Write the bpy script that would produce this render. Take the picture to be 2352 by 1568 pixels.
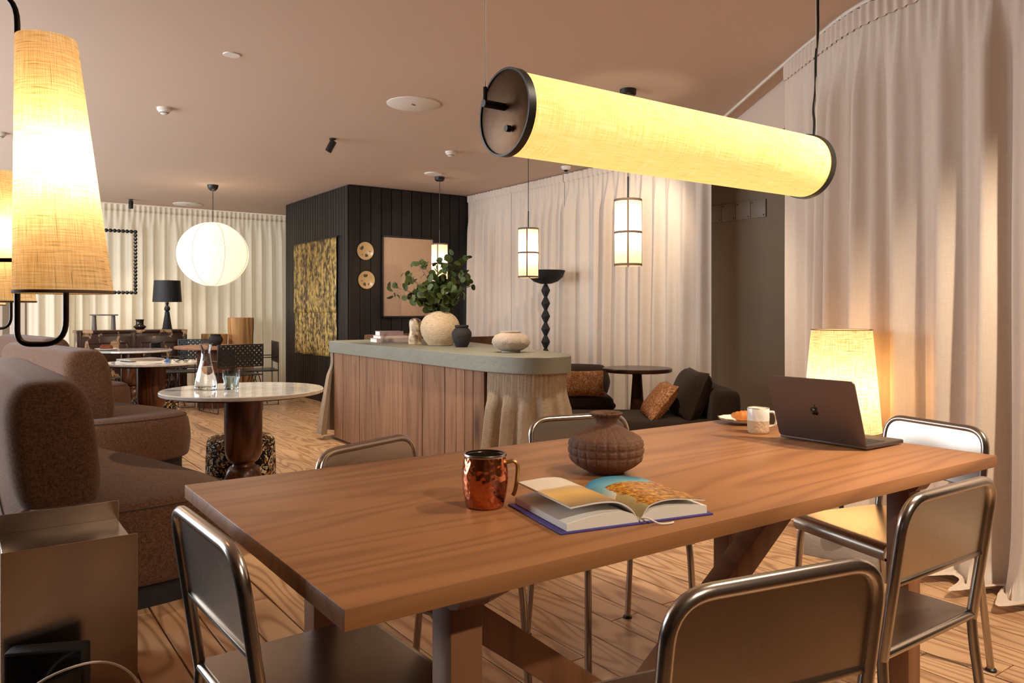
import bpy, bmesh, math, random
from mathutils import Vector, Matrix, noise as mnoise

for o in list(bpy.data.objects):
    bpy.data.objects.remove(o)
SC = bpy.context.scene
COL = SC.collection
PI = math.pi
R = math.radians

# ------------------------------------------------------------------ camera
cam_d = bpy.data.cameras.new('camera')
cam = bpy.data.objects.new('camera', cam_d)
COL.objects.link(cam)
cam.location = (0, 0, 1.17)
cam.rotation_euler = (R(90), 0, R(-35.3))
cam_d.sensor_width = 36
cam_d.lens = 36 * 1780 / 2352
cam_d.shift_y = -68 / 2352
cam_d.clip_start = 0.05
SC.camera = cam
SC.view_settings.view_transform = 'Standard'
SC.view_settings.look = 'None'
SC.view_settings.gamma = 1
SC.view_settings.use_curve_mapping = False
SC.view_settings.exposure = 0.85

# ------------------------------------------------------------------ world and large lights
W = bpy.data.worlds.new('world')
SC.world = W
W.use_nodes = True
W.node_tree.nodes['Background'].inputs[0].default_value = (0.80, 0.90, 1.0, 1)
W.node_tree.nodes['Background'].inputs[1].default_value = 1.0

def area(name, loc, rot, sx, sy, power, col):
    l = bpy.data.lights.new(name, 'AREA')
    l.shape = 'RECTANGLE'
    l.size, l.size_y = sx, sy
    l.energy = power
    l.color = col
    o = bpy.data.objects.new(name, l)
    COL.objects.link(o)
    o.location = loc
    o.rotation_euler = rot
    return o

def spot(name, loc, target, power, col, size=70, blend=.6, rad=.04):
    l = bpy.data.lights.new(name, 'SPOT')
    l.energy = power
    l.color = col
    l.spot_size = R(size)
    l.spot_blend = blend
    l.shadow_soft_size = rad
    o = bpy.data.objects.new(name, l)
    COL.objects.link(o)
    o.location = loc
    o.rotation_euler = (Vector(target) - Vector(loc)).to_track_quat('-Z', 'Y').to_euler()
    return o

def point(name, loc, power, col, rad=.04):
    l = bpy.data.lights.new(name, 'POINT')
    l.energy = power
    l.color = col
    l.shadow_soft_size = rad
    o = bpy.data.objects.new(name, l)
    COL.objects.link(o)
    o.location = loc
    return o

DAY = (0.86, 0.93, 1.0)
WARM = (1.0, 0.72, 0.44)
WARMW = (1.0, 0.83, 0.63)
CEIL = 2.722
# daylight through the three windows of the left wall
for i, y in enumerate((5.2, 7.8, 10.4)):
    area('daylight_left', (-2.12, y, 1.45), (0, R(-90), 0), 2.1, 2.2, 66, DAY)
# daylight behind the far curtain and behind the right-hand curtain
area('daylight_far', (2.3, 12.75, 1.4), (R(-90), 0, 0), 4.4, 2.4, 34, DAY)
area('daylight_right', (5.80, 6.8, 1.0), (0, R(90), 0), 1.8, 4.0, 12, DAY)
# ceiling spots of the room, with added fill spots that have no fitting
spot('ceiling_and_fill_spot', (2.75, .15, 2.66), (3.0, 1.3, 0), 165, WARMW, 85)
spot('ceiling_and_fill_spot', (1.0, -1.2, 2.66), (1.25, 1.0, .6), 120, WARMW, 46)
spot('ceiling_and_fill_spot', (2.3, .7, 2.66), (1.2, 1.6, .75), 60, WARMW, 80)
spot('ceiling_and_fill_spot', (3.3, 3.2, 2.66), (3.6, 4.0, .3), 60, WARMW, 100)  # added fill, no fitting here: warm light for the lounge floor
spot('ceiling_and_fill_spot', (2.2, 4.2, 2.66), (1.8, 5.2, .2), 90, WARMW, 105)  # added fill, no fitting here: warm light between sofas and island
spot('ceiling_and_fill_spot', (2.66, 6.66, 2.55), (2.3, 8.0, 0), 80, WARMW, 100)
spot('ceiling_and_fill_spot', (4.1, 6.9, 2.66), (4.7, 8.8, 1.6), 14, WARMW, 50)  # added without a fitting, to brighten the canvas on the timber wall
spot('ceiling_and_fill_spot', (4.75, 4.5, 2.66), (5.45, 6.9, 1.0), 48, WARMW, 85)  # added without a fitting, grazes the lounge curtains to bring out their folds
spot('ceiling_and_fill_spot', (1.887, 11.70, 2.55), (2.3, 11.0, 0), 45, WARMW, 110)

# ------------------------------------------------------------------ materials
def S(r, g, b):
    f = lambda c: (c / 255 / 12.92) if c / 255 <= .04045 else ((c / 255 + .055) / 1.055) ** 2.4
    return (f(r), f(g), f(b), 1)

class Mat:
    def __init__(s, name):
        s.m = bpy.data.materials.new(name)
        s.m.use_nodes = True
        s.t = s.m.node_tree
        s.t.nodes.clear()
    def n(s, typ, ins=None, **kw):
        nd = s.t.nodes.new('ShaderNode' + typ)
        for k, v in kw.items():
            setattr(nd, k, v)
        for k, v in (ins or {}).items():
            if isinstance(v, bpy.types.NodeSocket):
                s.t.links.new(v, nd.inputs[k])
            else:
                nd.inputs[k].default_value = v
        return nd
    def math(s, op, a, b=0.0, clamp=False):
        nd = s.n('Math', {0: a, 1: b}, operation=op)
        nd.use_clamp = clamp
        return nd.outputs[0]
    def mix(s, fac, a, b, typ='MIX'):
        nd = s.n('MixRGB', {0: fac, 1: a, 2: b}, blend_type=typ)
        return nd.outputs[0]
    def ramp(s, fac, stops):
        nd = s.n('ValToRGB', {0: fac})
        e = nd.color_ramp.elements
        while len(e) < len(stops):
            e.new(.5)
        for el, (p, c) in zip(e, stops):
            el.position = p
            el.color = c
        return nd.outputs[0]
    def out(s, sh, disp=None):
        o = s.n('OutputMaterial', {'Surface': sh})
        return s.m

def val(v):
    return (v, v, v, 1)

def plain(name, col, rough=.5, metal=0, bump=0, bscale=80, spec=.5, vary=0, coat=0):
    M = Mat(name)
    tc = M.n('TexCoord').outputs['Object']
    ns = M.n('TexNoise', {'Vector': tc, 'Scale': bscale, 'Detail': 4})
    c = col
    if vary:
        n2 = M.n('TexNoise', {'Vector': tc, 'Scale': bscale / 8, 'Detail': 5}).outputs[0]
        c = M.mix(n2, tuple(x * (1 - vary) for x in col[:3]) + (1,), tuple(min(1, x * (1 + vary)) for x in col[:3]) + (1,))
    ins = {'Base Color': c, 'Roughness': rough, 'Metallic': metal, 'Specular IOR Level': spec, 'Coat Weight': coat}
    if bump:
        b = M.n('Bump', {'Height': ns.outputs[0], 'Strength': bump, 'Distance': .01})
        ins['Normal'] = b.outputs[0]
    return M.out(M.n('BsdfPrincipled', ins).outputs[0])

def wood(name, light, dark, along='Y', across='X', scale=9.0, rough=.45, dist=5.0, vary=.12, streak=.5, lines=.5, spec=.4, knots=0, freq=2.2, sharp=2.2, lin=4.0, ns=.55, along_s=.09):
    M = Mat(name)
    tc = M.n('TexCoord').outputs['Object']
    rnd = M.n('ObjectInfo').outputs['Random']
    off = M.n('CombineXYZ', {0: M.math('MULTIPLY', rnd, 13.7), 1: M.math('MULTIPLY', rnd, 31.3), 2: M.math('MULTIPLY', rnd, 7.9)}).outputs[0]
    v0 = M.n('VectorMath', {0: tc, 1: off}, operation='ADD').outputs[0]
    sc = {'X': 1., 'Y': 1., 'Z': 1.}
    sc[along] = along_s
    v = M.n('Mapping', {'Vector': v0, 'Scale': (sc['X'], sc['Y'], sc['Z'])}).outputs[0]
    big = M.n('TexNoise', {'Vector': v, 'Scale': scale * ns, 'Detail': 1.5, 'Roughness': .4}).outputs[0]
    sep = M.n('SeparateXYZ', {0: v}).outputs[across]
    ph = M.math('ADD', M.math('MULTIPLY', sep, scale * lin), M.math('MULTIPLY', big, dist * 4))
    rings = M.math('MULTIPLY', M.math('ADD', M.math('SINE', M.math('MULTIPLY', ph, freq)), 1.0), .5)
    rings = M.math('POWER', rings, sharp)
    sc2 = dict(sc); sc2[along] = .03
    v2 = M.n('Mapping', {'Vector': v0, 'Scale': (sc2['X'], sc2['Y'], sc2['Z'])}).outputs[0]
    fine = M.n('TexNoise', {'Vector': v2, 'Scale': 140, 'Detail': 3}).outputs[0]
    broad = M.n('TexNoise', {'Vector': v2, 'Scale': 14, 'Detail': 3}).outputs[0]
    f = M.math('ADD', M.math('MULTIPLY', rings, lines), M.math('MULTIPLY', M.math('SUBTRACT', fine, .5), streak))
    f = M.math('ADD', f, M.math('MULTIPLY', M.math('SUBTRACT', broad, .5), streak * 1.2), clamp=True)
    c = M.mix(f, light, dark)
    if knots:
        vk = M.n('Mapping', {'Vector': v0, 'Scale': tuple(.35 if a == along else 1 for a in 'XYZ')}).outputs[0]
        vo = M.n('TexVoronoi', {'Vector': vk, 'Scale': knots}).outputs['Distance']
        k = M.math('SUBTRACT', 1.0, M.math('MULTIPLY', vo, 7.0), clamp=True)
        c = M.mix(k, c, tuple(x * .25 for x in dark[:3]) + (1,))
    hs = M.n('HueSaturation', {'Color': c, 'Value': M.math('ADD', 1 - vary, M.math('MULTIPLY', rnd, 2 * vary)), 'Saturation': 1.0}).outputs[0]
    b = M.n('Bump', {'Height': f, 'Strength': .15, 'Distance': .004, 'Invert': True} if False else {'Height': f, 'Strength': .12, 'Distance': .003}).outputs[0]
    rg = M.math('ADD', rough - .06, M.math('MULTIPLY', broad, .12))
    return M.out(M.n('BsdfPrincipled', {'Base Color': hs, 'Roughness': rg, 'Normal': b, 'Specular IOR Level': spec}).outputs[0])

def weave_fac(M, uv, s1=1.0):
    a = M.n('Mapping', {'Vector': uv, 'Scale': (14 * s1, 380 * s1, 1)}).outputs[0]
    b = M.n('Mapping', {'Vector': uv, 'Scale': (380 * s1, 14 * s1, 1)}).outputs[0]
    na = M.n('TexNoise', {'Vector': a, 'Scale': 1, 'Detail': 2}).outputs[0]
    nb = M.n('TexNoise', {'Vector': b, 'Scale': 1, 'Detail': 2}).outputs[0]
    return na, nb

def fabric(name, col, dark, coord='UV', scale=1.0, contrast=1.0, trans=0.0, tcol=None, emit=0.0, ecol=None, slub=0.0, bump=.25, sheen=0.0):
    M = Mat(name)
    t = M.n('TexCoord')
    uv = t.outputs[coord]
    na, nb = weave_fac(M, uv, scale)
    f = M.math('MULTIPLY', M.math('SUBTRACT', M.math('ADD', na, nb), 1.0), 1.8 * contrast)
    f = M.math('ADD', f, .5, clamp=True)
    c = M.mix(f, dark, col)
    if slub:
        m1 = M.n('TexNoise', {'Vector': M.n('Mapping', {'Vector': uv, 'Scale': (9, 260, 1)}).outputs[0], 'Scale': 1, 'Detail': 3}).outputs[0]
        m2 = M.n('TexNoise', {'Vector': M.n('Mapping', {'Vector': uv, 'Scale': (260, 9, 1)}).outputs[0], 'Scale': 1, 'Detail': 3}).outputs[0]
        k1 = M.math('MULTIPLY', M.math('SUBTRACT', m1, .60), 9.0, clamp=True)
        k2 = M.math('MULTIPLY', M.math('SUBTRACT', m2, .62), 9.0, clamp=True)
        k = M.math('MULTIPLY', M.math('MAXIMUM', k1, k2), slub)
        c = M.mix(k, c, tuple(x * .28 for x in dark[:3]) + (1,))
    b = M.n('Bump', {'Height': f, 'Strength': bump, 'Distance': .002}).outputs[0]
    sh = M.n('BsdfPrincipled', {'Base Color': c, 'Roughness': .9, 'Normal': b, 'Specular IOR Level': .15, 'Sheen Weight': sheen}).outputs[0]
    if trans:
        tr_c = M.mix(1.0, c, tcol or val(1), 'MULTIPLY')
        tr = M.n('BsdfTranslucent', {'Color': tr_c}).outputs[0]
        sh = M.n('MixShader', {0: trans, 1: sh, 2: tr}).outputs[0]
    if emit:
        e = M.n('Emission', {'Color': M.mix(1.0, c, ecol, 'MULTIPLY'), 'Strength': emit}).outputs[0]
        sh = M.n('AddShader', {0: sh, 1: e}).outputs[0]
    return M.out(sh)

def metal(name, col, rough=.3, brushed=True, along='Z', smudge=.1, bump=.02):
    M = Mat(name)
    tc = M.n('TexCoord').outputs['Object']
    s = {'X': 220, 'Y': 220, 'Z': 220}
    s[along] = 3
    v = M.n('Mapping', {'Vector': tc, 'Scale': (s['X'], s['Y'], s['Z'])}).outputs[0]
    n1 = M.n('TexNoise', {'Vector': v, 'Scale': 1, 'Detail': 2}).outputs[0]
    n2 = M.n('TexNoise', {'Vector': tc, 'Scale': 9, 'Detail': 4}).outputs[0]
    rg = M.math('ADD', rough - smudge / 2, M.math('MULTIPLY', n2, smudge))
    c = M.mix(M.math('MULTIPLY', n2, .12), col, tuple(x * .62 for x in col[:3]) + (1,))
    ins = {'Base Color': c, 'Metallic': 1, 'Roughness': rg}
    if bump:
        ins['Normal'] = M.n('Bump', {'Height': n1, 'Strength': bump, 'Distance': .002}).outputs[0]
    return M.out(M.n('BsdfPrincipled', ins).outputs[0])

def floral(name, c0, c1, c2, scale=26, lo=.45):
    M = Mat(name)
    tc = M.n('TexCoord').outputs['Object']
    wv = M.n('TexNoise', {'Vector': tc, 'Scale': scale * .4, 'Detail': 2})
    v0 = M.n('VectorMath', {0: tc, 1: M.n('VectorMath', {0: wv.outputs['Color'], 'Scale': .07}, operation='SCALE').outputs[0]}, operation='ADD').outputs[0]
    n1 = M.n('TexNoise', {'Vector': v0, 'Scale': scale, 'Detail': 3, 'Roughness': .6, 'Distortion': 2.2}).outputs[0]
    n2 = M.n('TexNoise', {'Vector': v0, 'Scale': scale * .45, 'Detail': 1, 'Distortion': 1.0}).outputs[0]
    n3 = M.n('TexNoise', {'Vector': v0, 'Scale': scale * 2.4, 'Detail': 2, 'Distortion': 1.5}).outputs[0]
    a = M.math('MULTIPLY', M.math('SUBTRACT', n1, lo), 34, clamp=True)
    b = M.math('MULTIPLY', M.math('SUBTRACT', n2, .52), 20, clamp=True)
    d = M.math('MULTIPLY', M.math('SUBTRACT', n3, .54), 20, clamp=True)
    c = M.mix(a, c0, M.mix(b, c1, c2))
    c = M.mix(M.math('MULTIPLY', M.math('MULTIPLY', d, a), .6), c, c0)
    return M.out(M.n('BsdfPrincipled', {'Base Color': c, 'Roughness': .9, 'Specular IOR Level': .1}).outputs[0])

def marble(name):
    M = Mat(name)
    tc = M.n('TexCoord').outputs['Object']
    n = M.n('TexNoise', {'Vector': tc, 'Scale': 4, 'Detail': 6, 'Distortion': 1.2}).outputs[0]
    w = M.math('ABSOLUTE', M.math('SUBTRACT', n, .5))
    k = M.math('SUBTRACT', 1.0, M.math('MULTIPLY', w, 14.0), clamp=True)
    n2 = M.n('TexNoise', {'Vector': tc, 'Scale': 12, 'Detail': 5}).outputs[0]
    c = M.mix(M.math('MULTIPLY', k, .45), S(222, 217, 210), S(150, 152, 158))
    c = M.mix(M.math('MULTIPLY', n2, .35), c, S(196, 192, 188))
    return M.out(M.n('BsdfPrincipled', {'Base Color': c, 'Roughness': .04, 'Specular IOR Level': .85}).outputs[0])

def glass(name, col=(1, 1, 1, 1), rough=0.0, ior=1.45):
    M = Mat(name)
    g = M.n('BsdfPrincipled', {'Base Color': col, 'Roughness': rough, 'IOR': ior, 'Transmission Weight': 1.0}).outputs[0]
    return M.out(g)

def wool(name, col, dark, s1=330, rough=.95):
    M = Mat(name)
    tc = M.n('TexCoord').outputs['Object']
    a = M.n('TexNoise', {'Vector': M.n('Mapping', {'Vector': tc, 'Scale': (s1, s1, s1 * .25)}).outputs[0], 'Scale': 1, 'Detail': 2}).outputs[0]
    b = M.n('TexNoise', {'Vector': M.n('Mapping', {'Vector': tc, 'Scale': (s1 * .25, s1 * .25, s1)}).outputs[0], 'Scale': 1, 'Detail': 2}).outputs[0]
    f = M.math('ADD', M.math('MULTIPLY', M.math('SUBTRACT', M.math('ADD', a, b), 1.0), 1.6), .5, clamp=True)
    n = M.n('Bump', {'Height': f, 'Strength': .25, 'Distance': .002}).outputs[0]
    return M.out(M.n('BsdfPrincipled', {'Base Color': M.mix(f, dark, col), 'Roughness': rough, 'Normal': n, 'Specular IOR Level': .12, 'Sheen Weight': .12}).outputs[0])

MAT = {}
MAT['floor_board'] = wood('floor_board', S(206, 166, 126), S(136, 88, 52), 'Y', 'X', 5.0, .34, 6.0, .08, .28, .62, .5, knots=.9, freq=3.4, sharp=2.6, lin=1.2, ns=1.0, along_s=.16)
MAT['subfloor'] = plain('subfloor', S(28, 18, 12), .9)
MAT['ceiling'] = plain('ceiling_paint', (.60, .45, .345, 1), .75, bump=.03, bscale=40, spec=.2)
MAT['wall_paint'] = plain('wall_paint', (.22, .16, .105, 1), .8, bump=.04, bscale=60, spec=.2)
MAT['plate_paint'] = plain('plate_paint', (.21, .15, .10, 1), .55)
MAT['bulkhead'] = plain('bulkhead_paint', (.62, .50, .41, 1), .8, spec=.2)
MAT['dark_board'] = wood('dark_board', (.017, .013, .011, 1), (.006, .0045, .004, 1), 'Z', 'Y', 9, .45, 3, .35, .5, .4, .3)
MAT['table_wood'] = wood('table_wood', S(154, 105, 66), S(98, 58, 33), 'X', 'Y', 3.0, .40, 6.0, .03, .42, .36, .4, freq=4.2, sharp=2.4, lin=.8, ns=1.1, along_s=.12)
MAT['leg_wood'] = wood('leg_wood', S(128, 86, 58), S(84, 52, 34), 'Z', 'X', 7, .45, 2.5, .05, .5, .4)
MAT['walnut'] = wood('walnut', S(96, 54, 30), S(36, 18, 11), 'Z', 'X', 5, .28, 5, .1, .4, .7, freq=3.4, lin=1.2, ns=1.1, along_s=.18)
MAT['dark_walnut'] = wood('dark_walnut', S(70, 40, 27), S(38, 21, 15), 'X', 'Y', 5, .25, 3, .1, .4, .5)
MAT['island_plank'] = wood('island_plank', S(148, 110, 82), S(98, 68, 48), 'Z', 'Y', 5, .6, 4.0, .18, .8, .45, .25, knots=2.4, freq=3.4, lin=1.2, ns=1.2)
MAT['log_wood'] = wood('log_wood', S(206, 156, 98), S(120, 72, 36), 'Z', 'X', 5, .6, 4, .1, .7, .6, knots=1.2, lin=1.2, ns=1.1)
MAT['round_oak'] = wood('round_oak', S(165, 112, 80), S(120, 74, 48), 'X', 'Y', 5, .45, 3, .1, .4, .4)
MAT['drum_wood'] = wood('drum_wood', S(120, 70, 48), S(88, 46, 30), 'Z', 'X', 6, .4, 2, .1, .4, .3)
MAT['grey_wood'] = wood('grey_wood', S(120, 110, 100), S(70, 60, 52), 'Z', 'X', 8, .6, 2, .1, .5, .4)
MAT['sage'] = plain('sage_paint', S(124, 124, 110), .5, bump=.25, bscale=30, vary=.12)
MAT['curtain'] = fabric('curtain_linen', S(236, 221, 206), S(212, 194, 176), 'UV', .8, .35, .12, (1, .95, .86, 1))
MAT['curtain_far'] = fabric('curtain_sheer', S(238, 228, 208), S(214, 200, 176), 'UV', .8, .35, .26, (1, .93, .80, 1))
MAT['skirt'] = fabric('skirt_linen', S(186, 168, 146), S(148, 128, 106), 'UV', 1.3, 1.0, .10)
MAT['sofa'] = wool('sofa_wool', S(110, 77, 55), S(56, 37, 27))
MAT['sofa_seam'] = plain('sofa_seam', S(74, 52, 40), .9)
MAT['black'] = plain('black_metal', (.012, .011, .010, 1), .42, spec=.5)
MAT['black_soft'] = plain('black_soft', (.008, .0075, .007, 1), .7)
MAT['tube_bronze'] = plain('tube_bronze', S(38, 28, 22), .38, .6)
MAT['steel'] = metal('steel', (.46, .40, .34, 1), .27, along='X', smudge=.03, bump=0.0)
MAT['steel_tube'] = metal('steel_tube', (.46, .41, .37, 1), .24, along='Z', smudge=.03, bump=0.0)
MAT['brushed'] = metal('brushed_steel', (.40, .32, .26, 1), .22, along='Z', smudge=.14, bump=.03)
MAT['brass_cap'] = plain('bronze_cap', S(92, 66, 42), .45, .75, bump=.1, bscale=30, vary=.35)
MAT['brass'] = metal('brass', (.45, .30, .12, 1), .35)
MAT['white_plastic'] = plain('white_plastic', S(226, 216, 204), .5)
MAT['lens_black'] = plain('lens_black', (.006, .006, .007, 1), .08)
MAT['marble'] = marble('marble')
MAT['glass'] = glass('clear_glass')
MAT['smoke_glass'] = glass('smoke_glass', S(206, 216, 219))
MAT['water'] = glass('water', (.96, 1, 1, 1), 0, 1.33)
MAT['leaf'] = plain('eucalyptus_leaf', S(66, 80, 34), .5, vary=.5, bscale=24)
MAT['stem'] = plain('eucalyptus_stem', S(84, 58, 40), .7)
def _ribbed_clay():
    M = Mat('vase_cream')
    tc = M.n('TexCoord').outputs['Object']
    n = M.n('TexNoise', {'Vector': M.n('Mapping', {'Vector': tc, 'Scale': (40, 40, 190)}).outputs[0], 'Scale': 1, 'Detail': 5, 'Roughness': .7}).outputs[0]
    c = M.ramp(n, [(.34, S(172, 146, 118)), (.5, S(202, 178, 148)), (.66, S(214, 192, 164))])
    b = M.n('Bump', {'Height': n, 'Strength': .8, 'Distance': .008}).outputs[0]
    return M.out(M.n('BsdfPrincipled', {'Base Color': c, 'Roughness': .92, 'Normal': b, 'Specular IOR Level': .15}).outputs[0])
MAT['vase_cream'] = _ribbed_clay()
MAT['vase_dark'] = plain('vase_dark', S(30, 23, 19), .75, bump=.6, bscale=70, vary=.4)
MAT['vase_stone'] = plain('vase_stone', S(176, 160, 142), .85, bump=.8, bscale=40, vary=.3)
MAT['vase_brown'] = plain('vase_brown', S(98, 64, 44), .75, bump=.5, bscale=70, vary=.45)
MAT['glaze_dark'] = plain('glaze_dark', S(46, 34, 28), .15, vary=.3)
MAT['screen_black'] = plain('gloss_black', (.006, .006, .006, 1), .12)
MAT['cable_white'] = plain('cable_white', S(220, 205, 185), .5)
MAT['concrete'] = plain('concrete', S(166, 158, 148), .85, bump=.3, bscale=50, vary=.2)
MAT['lounge'] = wool('lounge_linen', S(64, 50, 40), S(40, 31, 24), 300)
MAT['pouf'] = floral('pouf_floral', S(22, 18, 16), S(206, 186, 152), S(150, 96, 40), 30, .52)
MAT['pillow'] = floral('pillow_floral', S(150, 98, 62), S(210, 168, 130), S(190, 140, 100), 42, .50)
MAT['leather'] = plain('black_leather', (.014, .013, .012, 1), .38)
MAT['leather_grey'] = plain('grey_leather', (.055, .055, .055, 1), .35)
MAT['plate_white'] = plain('glazed_white', S(232, 226, 216), .18)
MAT['cake'] = plain('cake_crumb', S(120, 56, 22), .8, bump=1.0, bscale=60, vary=.5)
MAT['croissant'] = plain('croissant_crust', S(206, 124, 48), .5, bump=.5, bscale=50, vary=.5)
MAT['sand_clay'] = plain('sand_clay', S(196, 168, 136), .8, bump=.3, bscale=120, vary=.15)
MAT['laptop'] = plain('laptop_grey', S(112, 104, 100), .38, .85)
MAT['laptop_silver'] = plain('laptop_silver', S(176, 166, 156), .35, .8)
MAT['key'] = plain('key_black', (.02, .02, .02, 1), .5)
MAT['paper'] = plain('paper', S(232, 228, 220), .8)
MAT['paper_warm'] = plain('paper_warm', S(226, 206, 180), .8)
MAT['book_blue'] = plain('book_cloth_blue', S(70, 58, 130), .6)
MAT['book_pink'] = plain('book_pink', S(214, 190, 176), .6)
MAT['book_mauve'] = plain('book_mauve', S(150, 128, 126), .6)
MAT['book_lilac'] = plain('book_lilac', S(176, 158, 152), .6)
MAT['blue'] = plain('blue_plastic', S(40, 100, 190), .4)
MAT['canvas'] = wool('art_canvas', S(218, 188, 160), S(190, 158, 130), 260)
MAT['pane'] = None

# shades: linen lit from inside by its bulb
MAT['shade_linen'] = fabric('shade_linen', S(255, 240, 212), S(222, 188, 138), 'UV', .8, 1.0, .62, (1, .93, .76, 1), .10, (1, .74, .40, 1), slub=.75)
MAT['shade_floor'] = fabric('shade_floor', S(255, 238, 210), S(205, 168, 118), 'UV', .8, 1.2, .62, (1, .93, .78, 1), .10, (1, .80, .50, 1), slub=.85)
MAT['shade_cyl'] = fabric('shade_cyl', S(250, 236, 214), S(226, 202, 172), 'UV', .9, 1.0, .6, (1, .90, .76, 1), .25, (1, .74, .52, 1), slub=.15)
MAT['shade_tube'] = fabric('shade_tube', S(255, 238, 180), S(238, 202, 120), 'UV', .8, .9, .0, None, .54, (1.0, .92, .62, 1))
MAT['shade_paper'] = fabric('shade_paper', S(255, 250, 240), S(245, 236, 222), 'UV', .4, .5, .5, (1, .95, .88, 1), .12, (1, .90, .78, 1), bump=.05)
MAT['shade_rib'] = plain('shade_rib', S(112, 90, 76), .8)
MAT['shade_black'] = plain('shade_black', (.012, .012, .013, 1), .6)

# distressed lacquer of the sideboard: flaked paint patches of its own
def _distressed():
    M = Mat('distressed_lacquer')
    tc = M.n('TexCoord').outputs['Object']
    v = M.n('Mapping', {'Vector': tc, 'Scale': (1.6, 1, .7)}).outputs[0]
    n = M.n('TexNoise', {'Vector': v, 'Scale': 5, 'Detail': 7, 'Roughness': .66}).outputs[0]
    k = M.math('MULTIPLY', M.math('SUBTRACT', n, .548), 30, clamp=True)
    n2 = M.n('TexNoise', {'Vector': tc, 'Scale': 3, 'Detail': 3}).outputs[0]
    base = M.mix(n2, S(30, 17, 12), S(66, 36, 22))
    c = M.mix(k, base, S(186, 150, 112))
    return M.out(M.n('BsdfPrincipled', {'Base Color': c, 'Roughness': M.math('ADD', .3, M.math('MULTIPLY', k, .5))}).outputs[0])
MAT['distressed'] = _distressed()

def _tapestry():
    M = Mat('tapestry_gold')
    tc = M.n('TexCoord').outputs['Object']
    a = M.n('TexNoise', {'Vector': M.n('Mapping', {'Vector': tc, 'Scale': (1, 6, 1.8)}).outputs[0], 'Scale': 1.4, 'Detail': 6, 'Roughness': .7}).outputs[0]
    b = M.n('TexNoise', {'Vector': M.n('Mapping', {'Vector': tc, 'Scale': (1, 1.0, 1.0)}).outputs[0], 'Scale': 15, 'Detail': 4, 'Roughness': .7}).outputs[0]
    f = M.math('ADD', M.math('MULTIPLY', a, .5), M.math('MULTIPLY', b, .5))
    k = M.math('MULTIPLY', M.math('SUBTRACT', f, .455), 9, clamp=True)
    c = M.mix(k, S(70, 52, 28), S(198, 166, 92))
    return M.out(M.n('BsdfPrincipled', {'Base Color': c, 'Roughness': .55, 'Metallic': M.math('MULTIPLY', k, .25)}).outputs[0])
MAT['tapestry'] = _tapestry()

def _stone():
    M = Mat('veined_stone')
    tc = M.n('TexCoord').outputs['Object']
    n = M.n('TexNoise', {'Vector': tc, 'Scale': 14, 'Detail': 5, 'Distortion': .8}).outputs[0]
    c = M.ramp(n, [(.30, S(60, 66, 72)), (.42, S(176, 150, 118)), (.55, S(222, 198, 164)), (.72, S(206, 128, 60))])
    return M.out(M.n('BsdfPrincipled', {'Base Color': c, 'Roughness': .35}).outputs[0])
MAT['veined_stone'] = _stone()

def _copper():
    M = Mat('hammered_copper')
    tc = M.n('TexCoord').outputs['Object']
    v = M.n('TexVoronoi', {'Vector': tc, 'Scale': 95}, feature='SMOOTH_F1').outputs['Distance']
    n = M.n('TexNoise', {'Vector': tc, 'Scale': 30, 'Detail': 3}).outputs[0]
    b = M.n('Bump', {'Height': v, 'Strength': .5, 'Distance': .004}).outputs[0]
    c = M.mix(n, (.80, .30, .14, 1), (.48, .13, .06, 1))
    return M.out(M.n('BsdfPrincipled', {'Base Color': c, 'Metallic': 1, 'Roughness': .16, 'Normal': b}).outputs[0])
MAT['copper'] = _copper()

def _photo(right):
    M = Mat('printed_photo_right' if right else 'printed_photo_left')
    uv = M.n('TexCoord').outputs['UV']
    s = M.n('SeparateXYZ', {0: uv})
    u, v = s.outputs[0], s.outputs[1]
    n = M.n('TexNoise', {'Vector': uv, 'Scale': 5, 'Detail': 6}).outputs[0]
    nf = M.n('TexNoise', {'Vector': uv, 'Scale': 16, 'Detail': 6, 'Roughness': .7}).outputs[0]
    if right:
        sky = M.ramp(v, [(.45, S(238, 232, 214)), (.72, S(120, 178, 190)), (1.0, S(30, 118, 150))])
        rock = M.ramp(nf, [(.36, S(60, 36, 10)), (.5, S(178, 112, 22)), (.66, S(236, 178, 52))])
        far = M.mix(nf, S(150, 138, 90), S(196, 176, 120))
        hor = M.math('ADD', M.math('MULTIPLY', u, .35), M.math('ADD', .36, M.math('MULTIPLY', n, .16)))
        k = M.math('MULTIPLY', M.math('SUBTRACT', hor, v), 40, clamp=True)
        k2 = M.math('MULTIPLY', M.math('SUBTRACT', M.math('ADD', u, M.math('MULTIPLY', n, .5)), .48), 30, clamp=True)
        land = M.mix(k2, far, rock)
        c = M.mix(k, sky, land)
        k3 = M.math('MULTIPLY', M.math('MULTIPLY', k2, M.math('SUBTRACT', .74, v)), 40, clamp=True)
        c = M.mix(k3, c, rock)
    else:
        c = M.ramp(M.math('ADD', v, M.math('MULTIPLY', M.math('SUBTRACT', n, .5), .12)),
                   [(.05, S(150, 118, 70)), (.38, S(226, 180, 92)), (.58, S(206, 172, 120)), (.64, S(236, 224, 206)), (1, S(228, 218, 204))])
    return M.out(M.n('BsdfPrincipled', {'Base Color': c, 'Roughness': .35}).outputs[0])
MAT['photo_r'] = _photo(True)
MAT['photo_l'] = _photo(False)

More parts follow.
